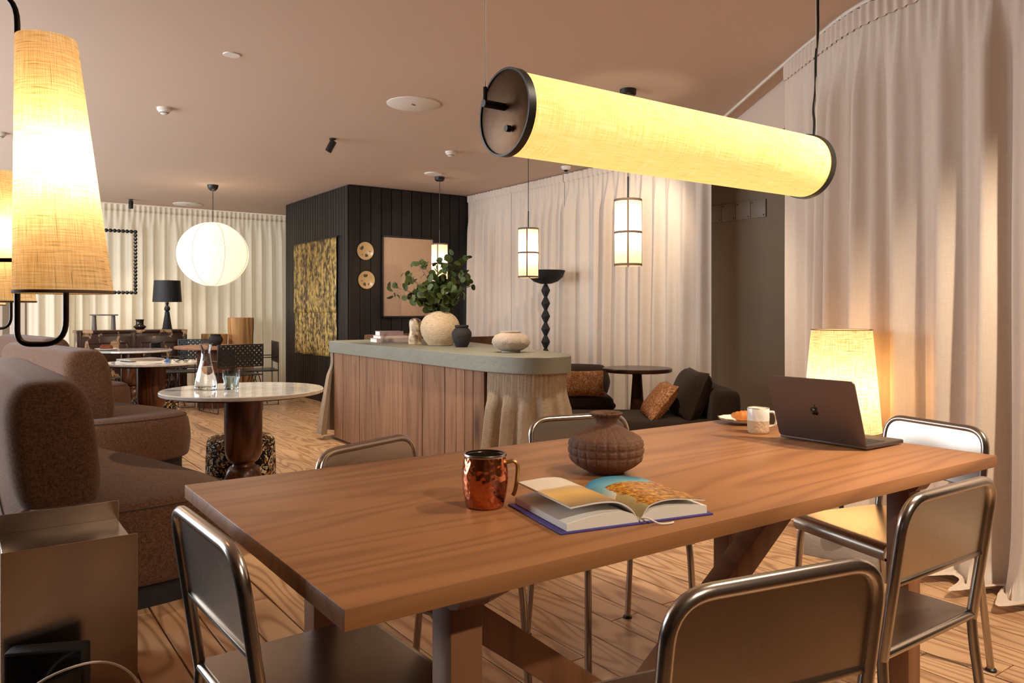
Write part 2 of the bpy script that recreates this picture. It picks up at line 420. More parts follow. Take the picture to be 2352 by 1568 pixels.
def _plate_art():
    M = Mat('painted_plate')
    tc = M.n('TexCoord').outputs['Object']
    v = M.n('TexVoronoi', {'Vector': tc, 'Scale': 16}).outputs['Distance']
    n = M.n('TexNoise', {'Vector': tc, 'Scale': 20, 'Detail': 3}).outputs[0]
    r = M.n('VectorMath', {0: tc}, operation='LENGTH').outputs['Value']
    inner = M.math('MULTIPLY', M.math('SUBTRACT', .078, r), 200, clamp=True)
    k = M.math('MULTIPLY', M.math('SUBTRACT', .48, v), 20, clamp=True)
    k = M.math('MULTIPLY', k, M.math('MULTIPLY', M.math('SUBTRACT', n, .47), 20, clamp=True))
    c = M.mix(M.math('MULTIPLY', k, inner), S(214, 180, 128), M.mix(n, S(40, 46, 66), S(112, 104, 48)))
    return M.out(M.n('BsdfPrincipled', {'Base Color': c, 'Roughness': .2}).outputs[0])
MAT['painted_plate'] = _plate_art()

def _pane():
    M = Mat('window_pane')
    return M.out(M.n('Emission', {'Color': (.80, .90, 1, 1), 'Strength': 1.1}).outputs[0])
MAT['pane'] = _pane()

# ------------------------------------------------------------------ mesh helpers
class MB:
    def __init__(s):
        s.v, s.f, s.uv = [], [], []
    def add(s, vs, fs, mtx=None, uvs=None):
        o = len(s.v)
        s.v += [tuple(mtx @ Vector(p)) if mtx else tuple(p) for p in vs]
        for i, f in enumerate(fs):
            s.f.append([o + k for k in f])
            s.uv.append(uvs[i] if uvs else None)
        return s
    def box(s, c, d, b=.0, mtx=None, seg=2):
        bm = bmesh.new()
        bmesh.ops.create_cube(bm, size=1)
        for v in bm.verts:
            v.co = Vector((v.co.x * d[0], v.co.y * d[1], v.co.z * d[2]))
        if b > 0:
            bmesh.ops.bevel(bm, geom=bm.edges[:], offset=b, segments=seg, profile=.5, affect='EDGES')
        bm.verts.index_update()
        vs = [v.co + Vector(c) for v in bm.verts]
        fs = [[v.index for v in f.verts] for f in bm.faces]
        bm.free()
        return s.add(vs, fs, mtx)
    def beam(s, a, b, w, h, bev=.003, up=(0, 0, 1)):
        a, b = Vector(a), Vector(b)
        d = (b - a)
        L = d.length
        x = d.normalized()
        y = Vector(up).cross(x)
        if y.length < 1e-4:
            y = Vector((0, 1, 0))
        y.normalize()
        z = x.cross(y)
        m = Matrix((x, y, z)).transposed().to_4x4()
        m.translation = (a + b) / 2
        return s.box((0, 0, 0), (L, w, h), bev, m)
    def tube(s, path, r, n=10, closed=False, cap=True):
        P = [Vector(p) for p in path]
        N = len(P)
        rs = r if isinstance(r, (list, tuple)) else [r] * N
        T = []
        for i in range(N):
            a = P[(i - 1) % N] if (closed or i > 0) else P[i]
            b = P[(i + 1) % N] if (closed or i < N - 1) else P[i]
            T.append((b - a).normalized())
        ref = Vector((0, 0, 1)) if abs(T[0].z) < .9 else Vector((1, 0, 0))
        u = T[0].cross(ref).normalized()
        vs = []
        for i in range(N):
            if i:
                u = (u - T[i] * u.dot(T[i]))
                if u.length < 1e-6:
                    u = T[i].orthogonal()
                u.normalize()
            w = T[i].cross(u)
            for k in range(n):
                a = 2 * PI * k / n
                vs.append(P[i] + (u * math.cos(a) + w * math.sin(a)) * rs[i])
        fs = []
        for i in range(N if closed else N - 1):
            j = (i + 1) % N
            for k in range(n):
                k2 = (k + 1) % n
                fs.append([i * n + k, i * n + k2, j * n + k2, j * n + k])
        if cap and not closed:
            fs.append(list(range(n))[::-1])
            fs.append([(N - 1) * n + k for k in range(n)])
        return s.add(vs, fs)
    def lathe(s, prof, n=32, c=(0, 0, 0), disp=None, shift=None, mtx=None, cap=True):
        vs, fs, uvs = [], [], []
        m = len(prof)
        arc = [0]
        for i in range(1, m):
            arc.append(arc[-1] + math.hypot(prof[i][0] - prof[i - 1][0], prof[i][1] - prof[i - 1][1]))
        rmax = max(p[0] for p in prof)
        for i, (r, z) in enumerate(prof):
            sx, sy = shift(z) if shift else (0, 0)
            for k in range(n):
                a = 2 * PI * k / n
                rr = r + (disp(a, arc[i], r, z) if disp else 0)
                vs.append((c[0] + sx + rr * math.cos(a), c[1] + sy + rr * math.sin(a), c[2] + z))
        for i in range(m - 1):
            for k in range(n):
                k2 = (k + 1) % n
                fs.append([i * n + k, i * n + k2, (i + 1) * n + k2, (i + 1) * n + k])
                u0, u1 = 2 * PI * rmax * k / n, 2 * PI * rmax * (k + 1) / n
                uvs.append([(u0, arc[i]), (u1, arc[i]), (u1, arc[i + 1]), (u0, arc[i + 1])])
        if cap:
            if prof[0][0] > 1e-5:
                fs.append(list(range(n))[::-1]); uvs.append(None)
            if prof[-1][0] > 1e-5:
                fs.append([(m - 1) * n + k for k in range(n)]); uvs.append(None)
        return s.add(vs, fs, mtx, uvs)
    def grid(s, nx, ny, fn, uvfn=None, mtx=None, closed=False):
        vs = [fn(i, j) for j in range(ny) for i in range(nx)]
        fs, uvs = [], []
        for j in range(ny - 1):
            for i in range(nx - (0 if closed else 1)):
                i2 = (i + 1) % nx
                fs.append([j * nx + i, j * nx + i2, (j + 1) * nx + i2, (j + 1) * nx + i])
                uvs.append([uvfn(i, j), uvfn(i + 1, j), uvfn(i + 1, j + 1), uvfn(i, j + 1)] if uvfn else None)
        return s.add(vs, fs, mtx, uvs)
    def rings(s, rings, cap_top=True, cap_bot=True):
        n = len(rings[0])
        vs = [p for r in rings for p in r]
        fs = []
        for i in range(len(rings) - 1):
            for k in range(n):
                k2 = (k + 1) % n
                fs.append([i * n + k, i * n + k2, (i + 1) * n + k2, (i + 1) * n + k])
        if cap_bot:
            fs.append(list(range(n))[::-1])
        if cap_top:
            fs.append([(len(rings) - 1) * n + k for k in range(n)])
        return s.add(vs, fs)
    def mesh(s, name, mat, ang=42):
        me = bpy.data.meshes.new(name)
        me.from_pydata(s.v, [], s.f)
        if any(u is not None for u in s.uv):
            ul = me.uv_layers.new(name='UVMap')
            li = 0
            for f, u in zip(s.f, s.uv):
                for k in range(len(f)):
                    if u is not None:
                        ul.data[li].uv = u[k]
                    li += 1
        me.polygons.foreach_set('use_smooth', [True] * len(me.polygons))
        me.update()
        if ang:
            me.set_sharp_from_angle(angle=R(ang))
        me.materials.append(MAT[mat])
        return me
    def build(s, name, mat, parent=None, loc=(0, 0, 0), rot=(0, 0, 0), ang=42):
        o = bpy.data.objects.new(name, s.mesh(name, mat, ang))
        COL.objects.link(o)
        o.location = loc
        o.rotation_euler = rot
        if parent:
            o.parent = parent
        return o

def tag(o, label, cat, group=None):
    o['label'] = label
    o['category'] = cat
    if group:
        o['group'] = group
    return o

def thing(name, label, cat, loc=(0, 0, 0), rz=0, group=None):
    o = bpy.data.objects.new(name, None)
    o.empty_display_size = .1
    COL.objects.link(o)
    o.location = loc
    o.rotation_euler = (0, 0, rz)
    return tag(o, label, cat, group)

def struct(o):
    o['kind'] = 'structure'
    return o

def inst(src, parent=None, loc=(0, 0, 0), rot=(0, 0, 0), name=None):
    o = src.copy()
    COL.objects.link(o)
    o.parent = parent
    o.location = loc
    o.rotation_euler = rot
    return o

def copy_thing(src, loc, rz, label, group=None):
    r = src.copy()
    COL.objects.link(r)
    r.location = loc
    r.rotation_euler = (0, 0, rz)
    r['label'] = label
    if group:
        r['group'] = group
    for ch in list(src.children):
        c = ch.copy()
        COL.objects.link(c)
        c.parent = r
        for g in list(ch.children):
            d = g.copy()
            COL.objects.link(d)
            d.parent = c
    return r

def fillet(pts, r, seg=6):
    P = [Vector(p) for p in pts]
    out = [P[0]]
    for i in range(1, len(P) - 1):
        a, b, c = P[i - 1], P[i], P[i + 1]
        d1, d2 = (a - b), (c - b)
        rr = min(r, d1.length * .49, d2.length * .49)
        d1.normalize(); d2.normalize()
        p0, p2 = b + d1 * rr, b + d2 * rr
        for k in range(seg + 1):
            t = k / seg
            out.append(p0 * (1 - t) ** 2 + b * 2 * t * (1 - t) + p2 * t * t)
    out.append(P[-1])
    return out

def catmull(pts, seg=6, closed=True):
    P = [Vector(p) for p in pts]
    n = len(P)
    out = []
    rng = range(n) if closed else range(n - 1)
    for i in rng:
        g = (lambda k: P[k % n]) if closed else (lambda k: P[max(0, min(n - 1, k))])
        p0, p1, p2, p3 = g(i - 1), g(i), g(i + 1), g(i + 2)
        for k in range(seg):
            t = k / seg
            out.append(.5 * ((2 * p1) + (p2 - p0) * t + (2 * p0 - 5 * p1 + 4 * p2 - p3) * t * t + (3 * p1 - p0 - 3 * p2 + p3) * t ** 3))
    if not closed:
        out.append(P[-1])
    return out

def rrect(w, h, r, seg=5):
    out = []
    for cx, cy, a0 in ((w / 2 - r, h / 2 - r, 0), (-w / 2 + r, h / 2 - r, 90), (-w / 2 + r, -h / 2 + r, 180), (w / 2 - r, -h / 2 + r, 270)):
        for k in range(seg + 1):
            a = R(a0 + 90 * k / seg)
            out.append(Vector((cx + r * math.cos(a), cy + r * math.sin(a))))
    return out

def inset(poly, d):
    n = len(poly)
    out = []
    for i in range(n):
        a, b, c = poly[i - 1], poly[i], poly[(i + 1) % n]
        t = (c - a)
        if t.length < 1e-9:
            out.append(b.copy()); continue
        t.normalize()
        nrm = Vector((-t.y, t.x))
        out.append(b + nrm * d)
    return out

def soft_block(poly, z0, z1, r, rb=None, puff=0.0, bulge=0.0, nz=5, rv=None, dome=True):
    """rounded upholstery block: outline poly (CCW, Vector2), bottom z0, top z1, edge radius r"""
    rb = r if rb is None else rb
    rv = rv or r
    poly = [Vector((p[0], p[1])) for p in poly]
    cen = sum(poly, Vector((0, 0))) / len(poly)
    layers = []
    for k in range(nz):
        a = PI / 2 * k / (nz - 1)
        layers.append((rb * (1 - math.sin(a)), z0 + rb * (1 - math.cos(a))))
    for k in range(1, 4):
        t = k / 4
        layers.append((-bulge * math.sin(PI * t), z0 + rb + (z1 - rv - z0 - rb) * t))
    for k in range(nz):
        a = PI / 2 * k / (nz - 1)
        layers.append((r * (1 - math.cos(a)), z1 - rv + rv * math.sin(a)))
    rings = []
    for d, z in layers:
        rings.append([(p.x, p.y, z) for p in inset(poly, d)])
    if not dome:
        return rings
    top = inset(poly, r)
    for t in (.78, .52, .26):
        rings.append([(cen.x + (p.x - cen.x) * t, cen.y + (p.y - cen.y) * t, z1 + puff * (1 - t * t)) for p in top])
    return rings

def disc_path(n, rx, ry):
    return [Vector((rx * math.cos(2 * PI * k / n), ry * math.sin(2 * PI * k / n))) for k in range(n)]

# ------------------------------------------------------------------ structure: floor
rnd = random.Random(5)
floor = struct(MB().box((1.8, 5.7, -.03), (8.2, 14.6, .03)).build('floor', 'subfloor'))
PITCH = .1402
_lens = (1.6, 2.2, 2.8, 3.4, 4.0)
plank_src = {}
for L in _lens:
    plank_src[L] = MB().box((0, 0, 0), (PITCH - .006, L - .003, .02), .0012, seg=1).mesh('plank', 'floor_board')
k = -5
while .6 + PITCH * k < 5.75:
    x = .6 + PITCH * (k + .5)
    y = -1.0 - rnd.random() * 2.2
    ymax = 12.6
    while y < ymax:
        L = rnd.choice(_lens)
        if y + L > .2:
            o = bpy.data.objects.new('plank', plank_src[L])
            COL.objects.link(o)
            o.location = (x, y + L / 2, -.0105 + rnd.uniform(-.0004, .0004))
            o.parent = floor
        y += L
    k += 1

# ceiling
struct(MB().box((1.8, 5.7, CEIL + .05), (8.2, 14.6, .1)).build('ceiling', 'ceiling'))

# walls
struct(MB().box((5.93, 5.7, 1.36), (.14, 14.6, 2.72)).build('wall_right', 'wall_paint'))
# left wall: piers, sill and lintel round three windows
mb = MB()
for y0, y1 in ((-1.6, 4.1), (6.3, 6.7), (8.9, 9.3), (11.5, 13.0)):
    mb.box((-2.25, (y0 + y1) / 2, 1.36), (.2, y1 - y0, 2.72))
mb.box((-2.25, 5.7, .17), (.2, 14.6, .34)).box((-2.25, 5.7, 2.64), (.2, 14.6, .16))
struct(mb.build('wall_left', 'wall_paint'))
struct(MB().box((1.8, -1.55, 1.36), (8.2, .2, 2.72)).build('wall_near', 'wall_paint'))
struct(MB().box((1.8, 12.95, 1.36), (8.2, .14, 2.72)).build('wall_far', 'wall_paint'))
for i, y in enumerate((5.2, 7.8, 10.4)):
    mb = MB()
    for yy in (y - 1.08, y, y + 1.08):
        mb.box((-2.22, yy, 1.45), (.06, .06, 2.2), .004)
    for zz in (.37, 2.53):
        mb.box((-2.22, y, zz), (.06, 2.2, .06), .004)
    struct(mb.build('window_%d' % (i + 1), 'drum_wood'))
# far window beside the far curtain, seen under the lamp shades
wf = struct(MB().box((.60, 12.50, 1.36), (.17, .08, 2.72), .006).box((.40, 12.52, 1.36), (.06, .06, 2.72), .004)
            .box((-.6, 12.52, .86), (2.0, .06, .10), .004).box((-.6, 12.52, 2.62), (2.0, .06, .14), .004).build('window_4', 'bulkhead'))
p = MB().box((-.6, 12.58, 1.3), (2.0, .012, 2.5)).build('pane', 'pane', wf)

# bulkhead beam behind the right curtain rail
u = Vector((.569, .822, 0)); nn = Vector((.822, -.569, 0))
mb = MB()
a = Vector((4.95, 4.08, CEIL - .165)) + nn * .20 + u * .9
b = Vector((4.17, 2.96, CEIL - .165)) + nn * .20 - u * .35
mb.beam(a, b, .16, .33, .003)
struct(mb.build('trim_1', 'bulkhead'))

# dark timber-clad block
wb = struct(MB().box((4.66, 9.95, 1.36), (1.66, 2.2, 2.72)).build('wall_timber', 'black_soft'))
nb = 25
bw = 2.21 / nb
bsrc = MB().box((0, 0, 0), (.022, bw - .008, 2.71), .003, seg=1).mesh('board', 'dark_board')
for i in range(nb):
    o = bpy.data.objects.new('board', bsrc); COL.objects.link(o)
    o.location = (3.82, 8.84 + bw * (i + .5), 1.356); o.parent = wb
bw2 = 1.70 / 12
bsrc2 = MB().box((0, 0, 0), (bw2 - .006, .022, 2.71), .003, seg=1).mesh('board', 'dark_board')
for i in range(12):
    o = bpy.data.objects.new('board', bsrc2); COL.objects.link(o)
    o.location = (3.83 + bw2 * (i + .5), 8.838, 1.356); o.parent = wb

# blank access plates on the right wall
for i in range(4):
    pl = MB().box((5.853, 4.42 + i * .165, 2.10), (.012, .160, .160), .001).build('wall_plate', 'plate_paint')
    tag(pl, ('blank square cover plate nearest the window curtain on the brown wall', 'second blank square cover plate from the window curtain on the brown wall', 'third blank square cover plate from the window curtain on the brown wall', 'blank square cover plate closest to the lounge curtains on the brown wall')[i], 'cover plate', 'cover plates on the brown wall')
    for sy, sz in ((.06, .06), (-.06, -.06)):
        MB().lathe([(.0, .0), (.006, .0), (.006, .004), (0, .005)], 10, mtx=Matrix.Translation((5.846, 4.42 + i * .165 + sy, 2.10 + sz)) @ Matrix.Rotation(R(-90), 4, 'Y')).build('screw', 'black', pl)

# ------------------------------------------------------------------ curtains
class Wob:
    def __init__(s, seed, n=5, f0=.6, f1=3):
        r = random.Random(seed)
        s.t = [(r.uniform(f0, f1), r.uniform(0, 6.28), r.uniform(.5, 1)) for _ in range(n)]
        s.n = sum(a for _, _, a in s.t)
    def __call__(s, x):
        return sum(a * math.sin(f * x + p) for f, p, a in s.t) / s.n

def resample(path, n):
    P = [Vector(p) for p in path]
    L = [0]
    for i in range(1, len(P)):
        L.append(L[-1] + (P[i] - P[i - 1]).length)
    tot = L[-1]
    out = []
    j = 0
    for k in range(n):
        t = tot * k / (n - 1)
        while j < len(P) - 2 and L[j + 1] < t:
            j += 1
        f = (t - L[j]) / max(1e-9, L[j + 1] - L[j])
        out.append(P[j].lerp(P[j + 1], f))
    nrm = []
    for k in range(n):
        d = (out[min(n - 1, k + 1)] - out[max(0, k - 1)]).normalized()
        nrm.append(Vector((d.y, -d.x)))
    return out, nrm, tot

def curtain(name, label, path, z1, z0, fold, amp, seed, mat, group, head=.085, puddle=0.0, flip=1, nz=26, cat='curtain', hang=.0, lean=0.0, pleat=None):
    P = [Vector(p) for p in path]
    tot = sum((P[i + 1] - P[i]).length for i in range(len(P) - 1))
    nx = int(tot / fold * 14)
    pts, nrm, tot = resample(path, nx)
    w1, w2, w3, w4 = Wob(seed, 5, 1, 5), Wob(seed + 1, 5, 2, 9), Wob(seed + 2, 4, 1, 4), Wob(seed + 3, 4, 3, 10)
    pl = pleat or fold * .42
    def bodyd(s, t):
        ph = 2 * PI * (s / fold + .55 * w1(s) + .10 * w3(s * 2) * t)
        a = amp * (.62 + .5 * w2(s * 1.3)) * (.55 + .45 * t)
        d = a * (1.9 * abs(math.sin(ph / 2)) ** .75 - 1.0 + .28 * math.sin(2 * ph + 1.3 + 2 * w2(s)) + .12 * w4(s * 3 + t * 1.2))
        ph2 = 2 * PI * s / pl + 2 * w1(s * 2)
        top = .010 * math.sin(ph2)
        k = min(1, max(0, t / .16)); k = k * k * (3 - 2 * k)
        en = min(1, min(s, tot - s) / .05)
        return (top * (1 - k) + d * k) * en
    H = z1 - z0
    root = thing(name, label, cat, (0, 0, 0), 0, group)
    rows = [(.0 + (j / (nz - 1)) ** 1.25) for j in range(nz)]
    extra = [] if not puddle else [1 + .03 * q for q in range(1, 6)]
    zb = z1 - head * .75
    allrows = rows + extra
    def fn(i, j):
        t = allrows[j]
        s = tot * i / (nx - 1)
        d = bodyd(s, min(1, t)) * flip + lean * min(1, t)
        if t <= 1:
            z = zb - (zb - z0) * t
            if puddle and t > .9:
                q = (t - .9) / .1
                d += flip * puddle * .6 * q * q * (.6 + .4 * w4(s * 5))
        else:
            q = (t - 1) / .15
            d += flip * puddle * (.6 + q * (1.0 + .8 * w4(s * 4))) * (.6 + .4 * w4(s * 5))
            z = z0 + .015 + .035 * abs(w2(s * 6 + q * 2)) * (1 - q * .8)
        p = pts[i] + nrm[i] * d
        return (p.x, p.y, z)
    MB().grid(nx, len(allrows), fn, lambda i, j: (tot * 1.6 * i / (nx - 1), H * allrows[min(j, len(allrows) - 1)])).build('drape', mat, root, ang=None)
    # gathered heading tape
    nh = int(tot / pl * 12)
    hp, hn, _ = resample(path, nh)
    zz = [z1, z1 - .012, z1 - head * .5, z1 - head * .85, z1 - head]
    ff = [1.0, .9, 1.0, .9, .6]
    def fh(i, j):
        s = tot * i / (nh - 1)
        ph2 = 2 * PI * s / pl + 2 * w1(s * 2)
        d = (.010 * math.sin(ph2) * ff[j] + .012) * flip
        p = hp[i] + hn[i] * d
        return (p.x, p.y, zz[j] + .004 * w4(s * 9) * (1 if j < 2 else 0))
    MB().grid(nh, 5, fh, lambda i, j: (tot * 1.6 * i / (nh - 1), head * j / 4)).build('heading_tape', mat, root, ang=None)
    return root

curtain('far_curtain', 'long cream curtain across the far wall behind the sideboard', [(.70, 12.30), (4.5, 12.30)], CEIL - .012, .02, .17, .11, 11, 'curtain_far', None, head=.10, flip=1)
g = 'cream curtain panels beside the timber wall'
XB = 5.50
curtain('lounge_curtain', 'cream curtain panel hanging against the dark timber wall', [(XB, 8.78), (XB, 7.782)], CEIL - .012, .02, .16, .085, 21, 'curtain', g, flip=1)
curtain('lounge_curtain', 'narrow cream curtain panel behind the black torchiere lamp', [(XB, 7.776), (XB, 6.752)], CEIL - .012, .02, .15, .085, 33, 'curtain', g, flip=1)
curtain('lounge_curtain', 'wide cream curtain panel behind the dark round side table', [(XB, 6.746), (XB, 4.66)], CEIL - .012, .02, .19, .11, 47, 'curtain', g, flip=1)
rail_path = [(5.0, 4.155), (4.16, 2.944), (3.90, 2.55), (3.70, 2.22), (3.60, 1.90), (3.535, 1.5), (3.50, 1.0), (3.49, .4), (3.49, .0)]
rp2 = catmull([Vector((p[0], p[1], 0)) for p in rail_path[1:]], 6, False)
curtain('window_curtain', 'heavy cream floor-length curtain pooling on the floor by the end chair', [(p.x, p.y) for p in rp2], CEIL - .026, .02, .21, .12, 72, 'curtain', None, head=.10, flip=1, puddle=.13, nz=30, pleat=.055)
rr = catmull([Vector((p[0], p[1], CEIL - .010)) for p in rail_path], 6, False)
tag(MB().tube(rr, .011, 6).build('curtain_rail', 'white_plastic'), 'white ceiling curtain rail leading to the bunched window curtain', 'curtain rail')

# ------------------------------------------------------------------ dining table
TX0, TX1, TY0, TY1, TH = .439, 2.469, 1.030, 1.997, .75
tcx, tcy = (TX0 + TX1) / 2, (TY0 + TY1) / 2
dt = thing('dining_table', 'long brown wooden dining table on trestle legs with an open book on it', 'table', (tcx, tcy, 0))
MB().box((0, 0, TH - .0165), (TX1 - TX0, TY1 - TY0, .033), .002).build('tabletop', 'table_wood', dt)
for sx in (.685, 2.20):
    mb = MB()
    x = sx + .033 - tcx
    prof = [(-.44, 0), (-.44, -.035), (-.425, -.055), (-.40, -.062), (.40, -.062), (.425, -.055), (.44, -.035), (.44, 0)]
    rg = [[(x + dx, py * .9, TH - .033 + pz) for py, pz in prof] for dx in (-.032, .032)]
    mb.rings(rg)
    mb.build('crosspiece', 'leg_wood', dt)
    for y in (1.183, 1.822):
        MB().box((x, y - tcy, (TH - .095) / 2), (.066, .066, TH - .095), .003).build('leg', 'leg_wood', dt)
MB().beam((.75 - tcx, 0, .62), (1.44 - tcx, 0, .10), .07, .075).build('brace', 'leg_wood', dt)
MB().beam((2.20 - tcx, 0, .62), (1.47 - tcx, 0, .10), .07, .075).build('brace', 'leg_wood', dt)
MB().beam((.72 - tcx, 0, .09), (2.23 - tcx, 0, .09), .07, .07).build('stretcher', 'leg_wood', dt)

# ------------------------------------------------------------------ steel chairs
def steel_chair():
    t = thing('dining_chair', 'x', 'chair', group='steel dining chairs')
    w = .199
    yb, yt, zt, zs = -.195, -.245, .778, .455
    pts = [(-w, yb, zs - .02), (-w, yt, zt), (w, yt, zt), (w, yb, zs - .02)]
    MB().tube(fillet(pts, .07, 8), .0125, 12).build('back_frame', 'steel_tube', t)
    # back panel, a sheet set into the frame
    def ypl(z):
        return yb + (yt - yb) * (z - zs + .02) / (zt - zs + .02) + .004
    o2 = []
    r = .058
    zb = .598
    o2 += [(-w + .006, zb), (w - .006, zb)]
    for kk in range(7):
        a = PI / 2 * kk / 6
        o2.append((w - .006 - r + r * math.cos(a), zt - .006 - r + r * math.sin(a)))
    for kk in range(7):
        a = PI / 2 + PI / 2 * kk / 6
        o2.append((-w + .006 + r + r * math.cos(a), zt - .006 - r + r * math.sin(a)))
    rg = [[(x, ypl(z) + dy, z) for x, z in o2] for dy in (.004, -.004)]
    pan = MB().rings(rg).build('backrest', 'steel', t)
    MB().beam((-w, ypl(zb) - .003, zb), (w, ypl(zb) - .003, zb), .012, .010, .002).build('hem', 'steel', pan)
    # seat sheet with rolled front edge
    prof = [(-.195, zs), (.17, zs)]
    for kk in range(1, 8):
        a = PI / 2 - PI * .62 * kk / 7
        prof.append((.17 + .032 * math.cos(a), zs - .032 + .032 * math.sin(a)))
    prof += [(.185, zs - .045)]
    lo = [(y - (.0 if i < 2 else .006), z - .008) for i, (y, z) in enumerate(prof)][::-1]
    ring = prof + lo
    rg = [[(x, y, z) for y, z in ring] for x in (-.196, .196)]
    MB().rings(rg).build('seat', 'steel', t, ang=30)
    MB().tube([(-w, yb, zs - .012), (w, yb, zs - .012)], .011, 10).build('seat_bar', 'steel_tube', t)
    for s in (-1, 1):
        MB().tube([(s * (w - .012), yb, zs - .022), (s * (w - .012), .165, zs - .030)], .009, 8).build('side_rail', 'steel_tube', t)
        lg = MB().tube(fillet([(s * w, yb, zs - .02), (s * (w + .002), yb - .004, zs - .08), (s * (w + .012), yb - .05, .008)], .12, 6), .0115, 10).build('leg', 'steel_tube', t)
        MB().lathe([(.0, 0), (.017, 0), (.017, .006), (.011, .012)], 12, (s * (w + .012), yb - .051, 0)).build('foot', 'black', lg)
        lg = MB().tube(fillet([(s * (w - .03), .10, zs - .03), (s * (w - .010), .165, zs - .03), (s * (w - .006), .175, zs - .09), (s * (w + .004), .195, .008)], .03, 5), .0115, 10).build('leg', 'steel_tube', t)
        MB().lathe([(.0, 0), (.017, 0), (.017, .006), (.011, .012)], 12, (s * (w + .004), .195, 0)).build('foot', 'black', lg)
    return t
ch = steel_chair()
def back_to_seat(bx, by, rz):   # place by the middle of the back's top edge
    f = Vector((-math.sin(rz), math.cos(rz)))
    return (bx + f.x * .245, by + f.y * .245, 0)
chairs = [
    ((.356, 1.475), -88, 'brushed steel dining chair at the table end next to the metal side table'),
    ((.975, 2.115), 202, 'brushed steel dining chair turned at an angle, on the island side facing the copper mug'),
    ((1.87, 2.21), 168, 'brushed steel dining chair on the island side behind the ribbed brown vase'),
    ((2.785, 1.365), 76, 'brushed steel dining chair at the table end in front of the laptop screen'),
    ((1.785, .835), 0, 'brushed steel dining chair tucked in square beside the window curtain, back to the room'),
    ((.985, .700), -11.5, 'brushed steel dining chair pulled up at the open book'),
]
for i, ((bx, by), rz, lab) in enumerate(chairs):
    loc = back_to_seat(bx, by, R(rz))
    if i == 0:
        ch.location = loc; ch.rotation_euler = (0, 0, R(rz)); ch['label'] = lab
    else:
        copy_thing(ch, loc, R(rz), lab)

# ------------------------------------------------------------------ things on the dining table
# hammered copper mug
mug = thing('copper_mug', 'hammered copper mug with a brass handle', 'mug', (.92, 1.40, TH), R(-35))
prof = [(.0, .0), (.036, .0), (.041, .004), (.047, .03), (.0505, .058), (.049, .085), (.045, .107), (.0445, .112)]
MB().lathe(prof, 36, cap=False).build('body', 'copper', mug)
MB().lathe([(.0435, .112), (.0440, .107), (.0475, .085), (.049, .058), (.0455, .03), (.037, .006), (0, .006)], 36, cap=False).build('lining', 'steel', mug)
MB().lathe([(.0425, .110), (.0465, .1095), (.0475, .1125), (.0465, .1155), (.0425, .115)], 36, cap=False).build('rim', 'steel', mug)
hp = [(.046, 0, .095), (.062, 0, .098), (.070, 0, .088), (.069, 0, .06), (.065, 0, .035), (.060, 0, .024)]
MB().tube(catmull(hp, 5, False), [.0045] * 26, 8).build('handle', 'brass', mug)

# ribbed brown vase
def ribd(a, s, r, z):
    if .030 < z < .112 and r > .05:
        rows = abs(math.sin(PI * (z - .030) / .0195))
        cols = abs(math.sin(a * 11))
        return .0045 * min(1, rows * 1.6) * min(1, cols * 1.8) - .002
    if z >= .112 and r > .034:
        return .0025 * min(1, abs(math.sin(a * 11)) * 1.8)
    return 0
prof = [(.0, 0), (.046, 0), (.048, .004)]
prof += [(.048 + (.093 - .048) * (math.sin(PI / 2 * t)) ** 1.0, .004 + .036 * t) for t in [q / 6 for q in range(1, 7)]]
prof += [(.093 + .004 * math.sin(PI * t), .040 + .050 * t) for t in [q / 18 for q in range(1, 19)]]
prof += [(.093 - .063 * t ** 1.15, .090 + .034 * t) for t in [q / 10 for q in range(1, 11)]]
prof += [(.029, .130), (.031, .140), (.036, .149), (.0405, .153), (.041, .156), (.038, .158), (.032, .152), (.027, .138), (.025, .12), (.0, .11)]
tag(MB().lathe(prof, 180, disp=ribd).build('table_vase', 'vase_brown', None, (1.374, 1.515, TH), ang=None), 'squat brown ceramic vase with a grid of raised squares on the dining table', 'vase')

# open picture book
bk = thing('open_book', 'open picture book showing a photo of orange cliffs under a blue sky', 'book', (1.115, 1.222, TH), R(-11))
hb = .118
MB().box((-.089, 0, .002), (.178, .245, .004), .001).box((.089, 0, .002), (.178, .245, .004), .001).build('cover', 'book_blue', bk)
def page_block(sgn, prof, z0, name, mat='paper'):
    top = [(sgn * x, z) for x, z in prof]
    ring = top + [(sgn * x, z0) for x, _ in prof[::-1]]
    rg = [[(x, y, z) for x, z in ring] for y in (-hb, hb)]
    return MB().rings(rg).build(name, mat, bk, ang=30)
pl = page_block(-1, [(.002, .008), (.015, .022), (.04, .030), (.08, .030), (.12, .026), (.163, .018)], .0045, 'page_block')
pr_ = page_block(1, [(.002, .008), (.012, .018), (.03, .027), (.07, .029), (.12, .025), (.165, .020)], .0045, 'page_block')
def leaf_sheet(sgn, prof, thick, name, mat, mat2='paper'):
    pts = catmull([Vector((sgn * x, 0, z)) for x, z in prof], 5, False)
    n = len(pts)
    mb = MB()
    ys = [-hb, hb]
    mb.grid(n, 2, lambda i, j: (pts[i].x, ys[j], pts[i].z),
            lambda i, j: ((i / (n - 1)) if sgn > 0 else 1 - (i / (n - 1)), j))
    top = mb.build('photo_page', mat, bk, ang=None)
    rg = [[(p.x, y, p.z - .0006) for p in pts] + [(p.x, y, p.z - thick) for p in pts[::-1]] for y in ys]
    MB().rings(rg).build('leaves', mat2, bk, ang=30)
leaf_sheet(-1, [(.004, .012), (.02, .034), (.05, .050), (.09, .054), (.13, .052), (.155, .050)], .004, 'l', 'photo_l')
leaf_sheet(1, [(.004, .012), (.02, .033), (.045, .041), (.08, .043), (.12, .039), (.160, .033)], .003, 'r', 'photo_r')
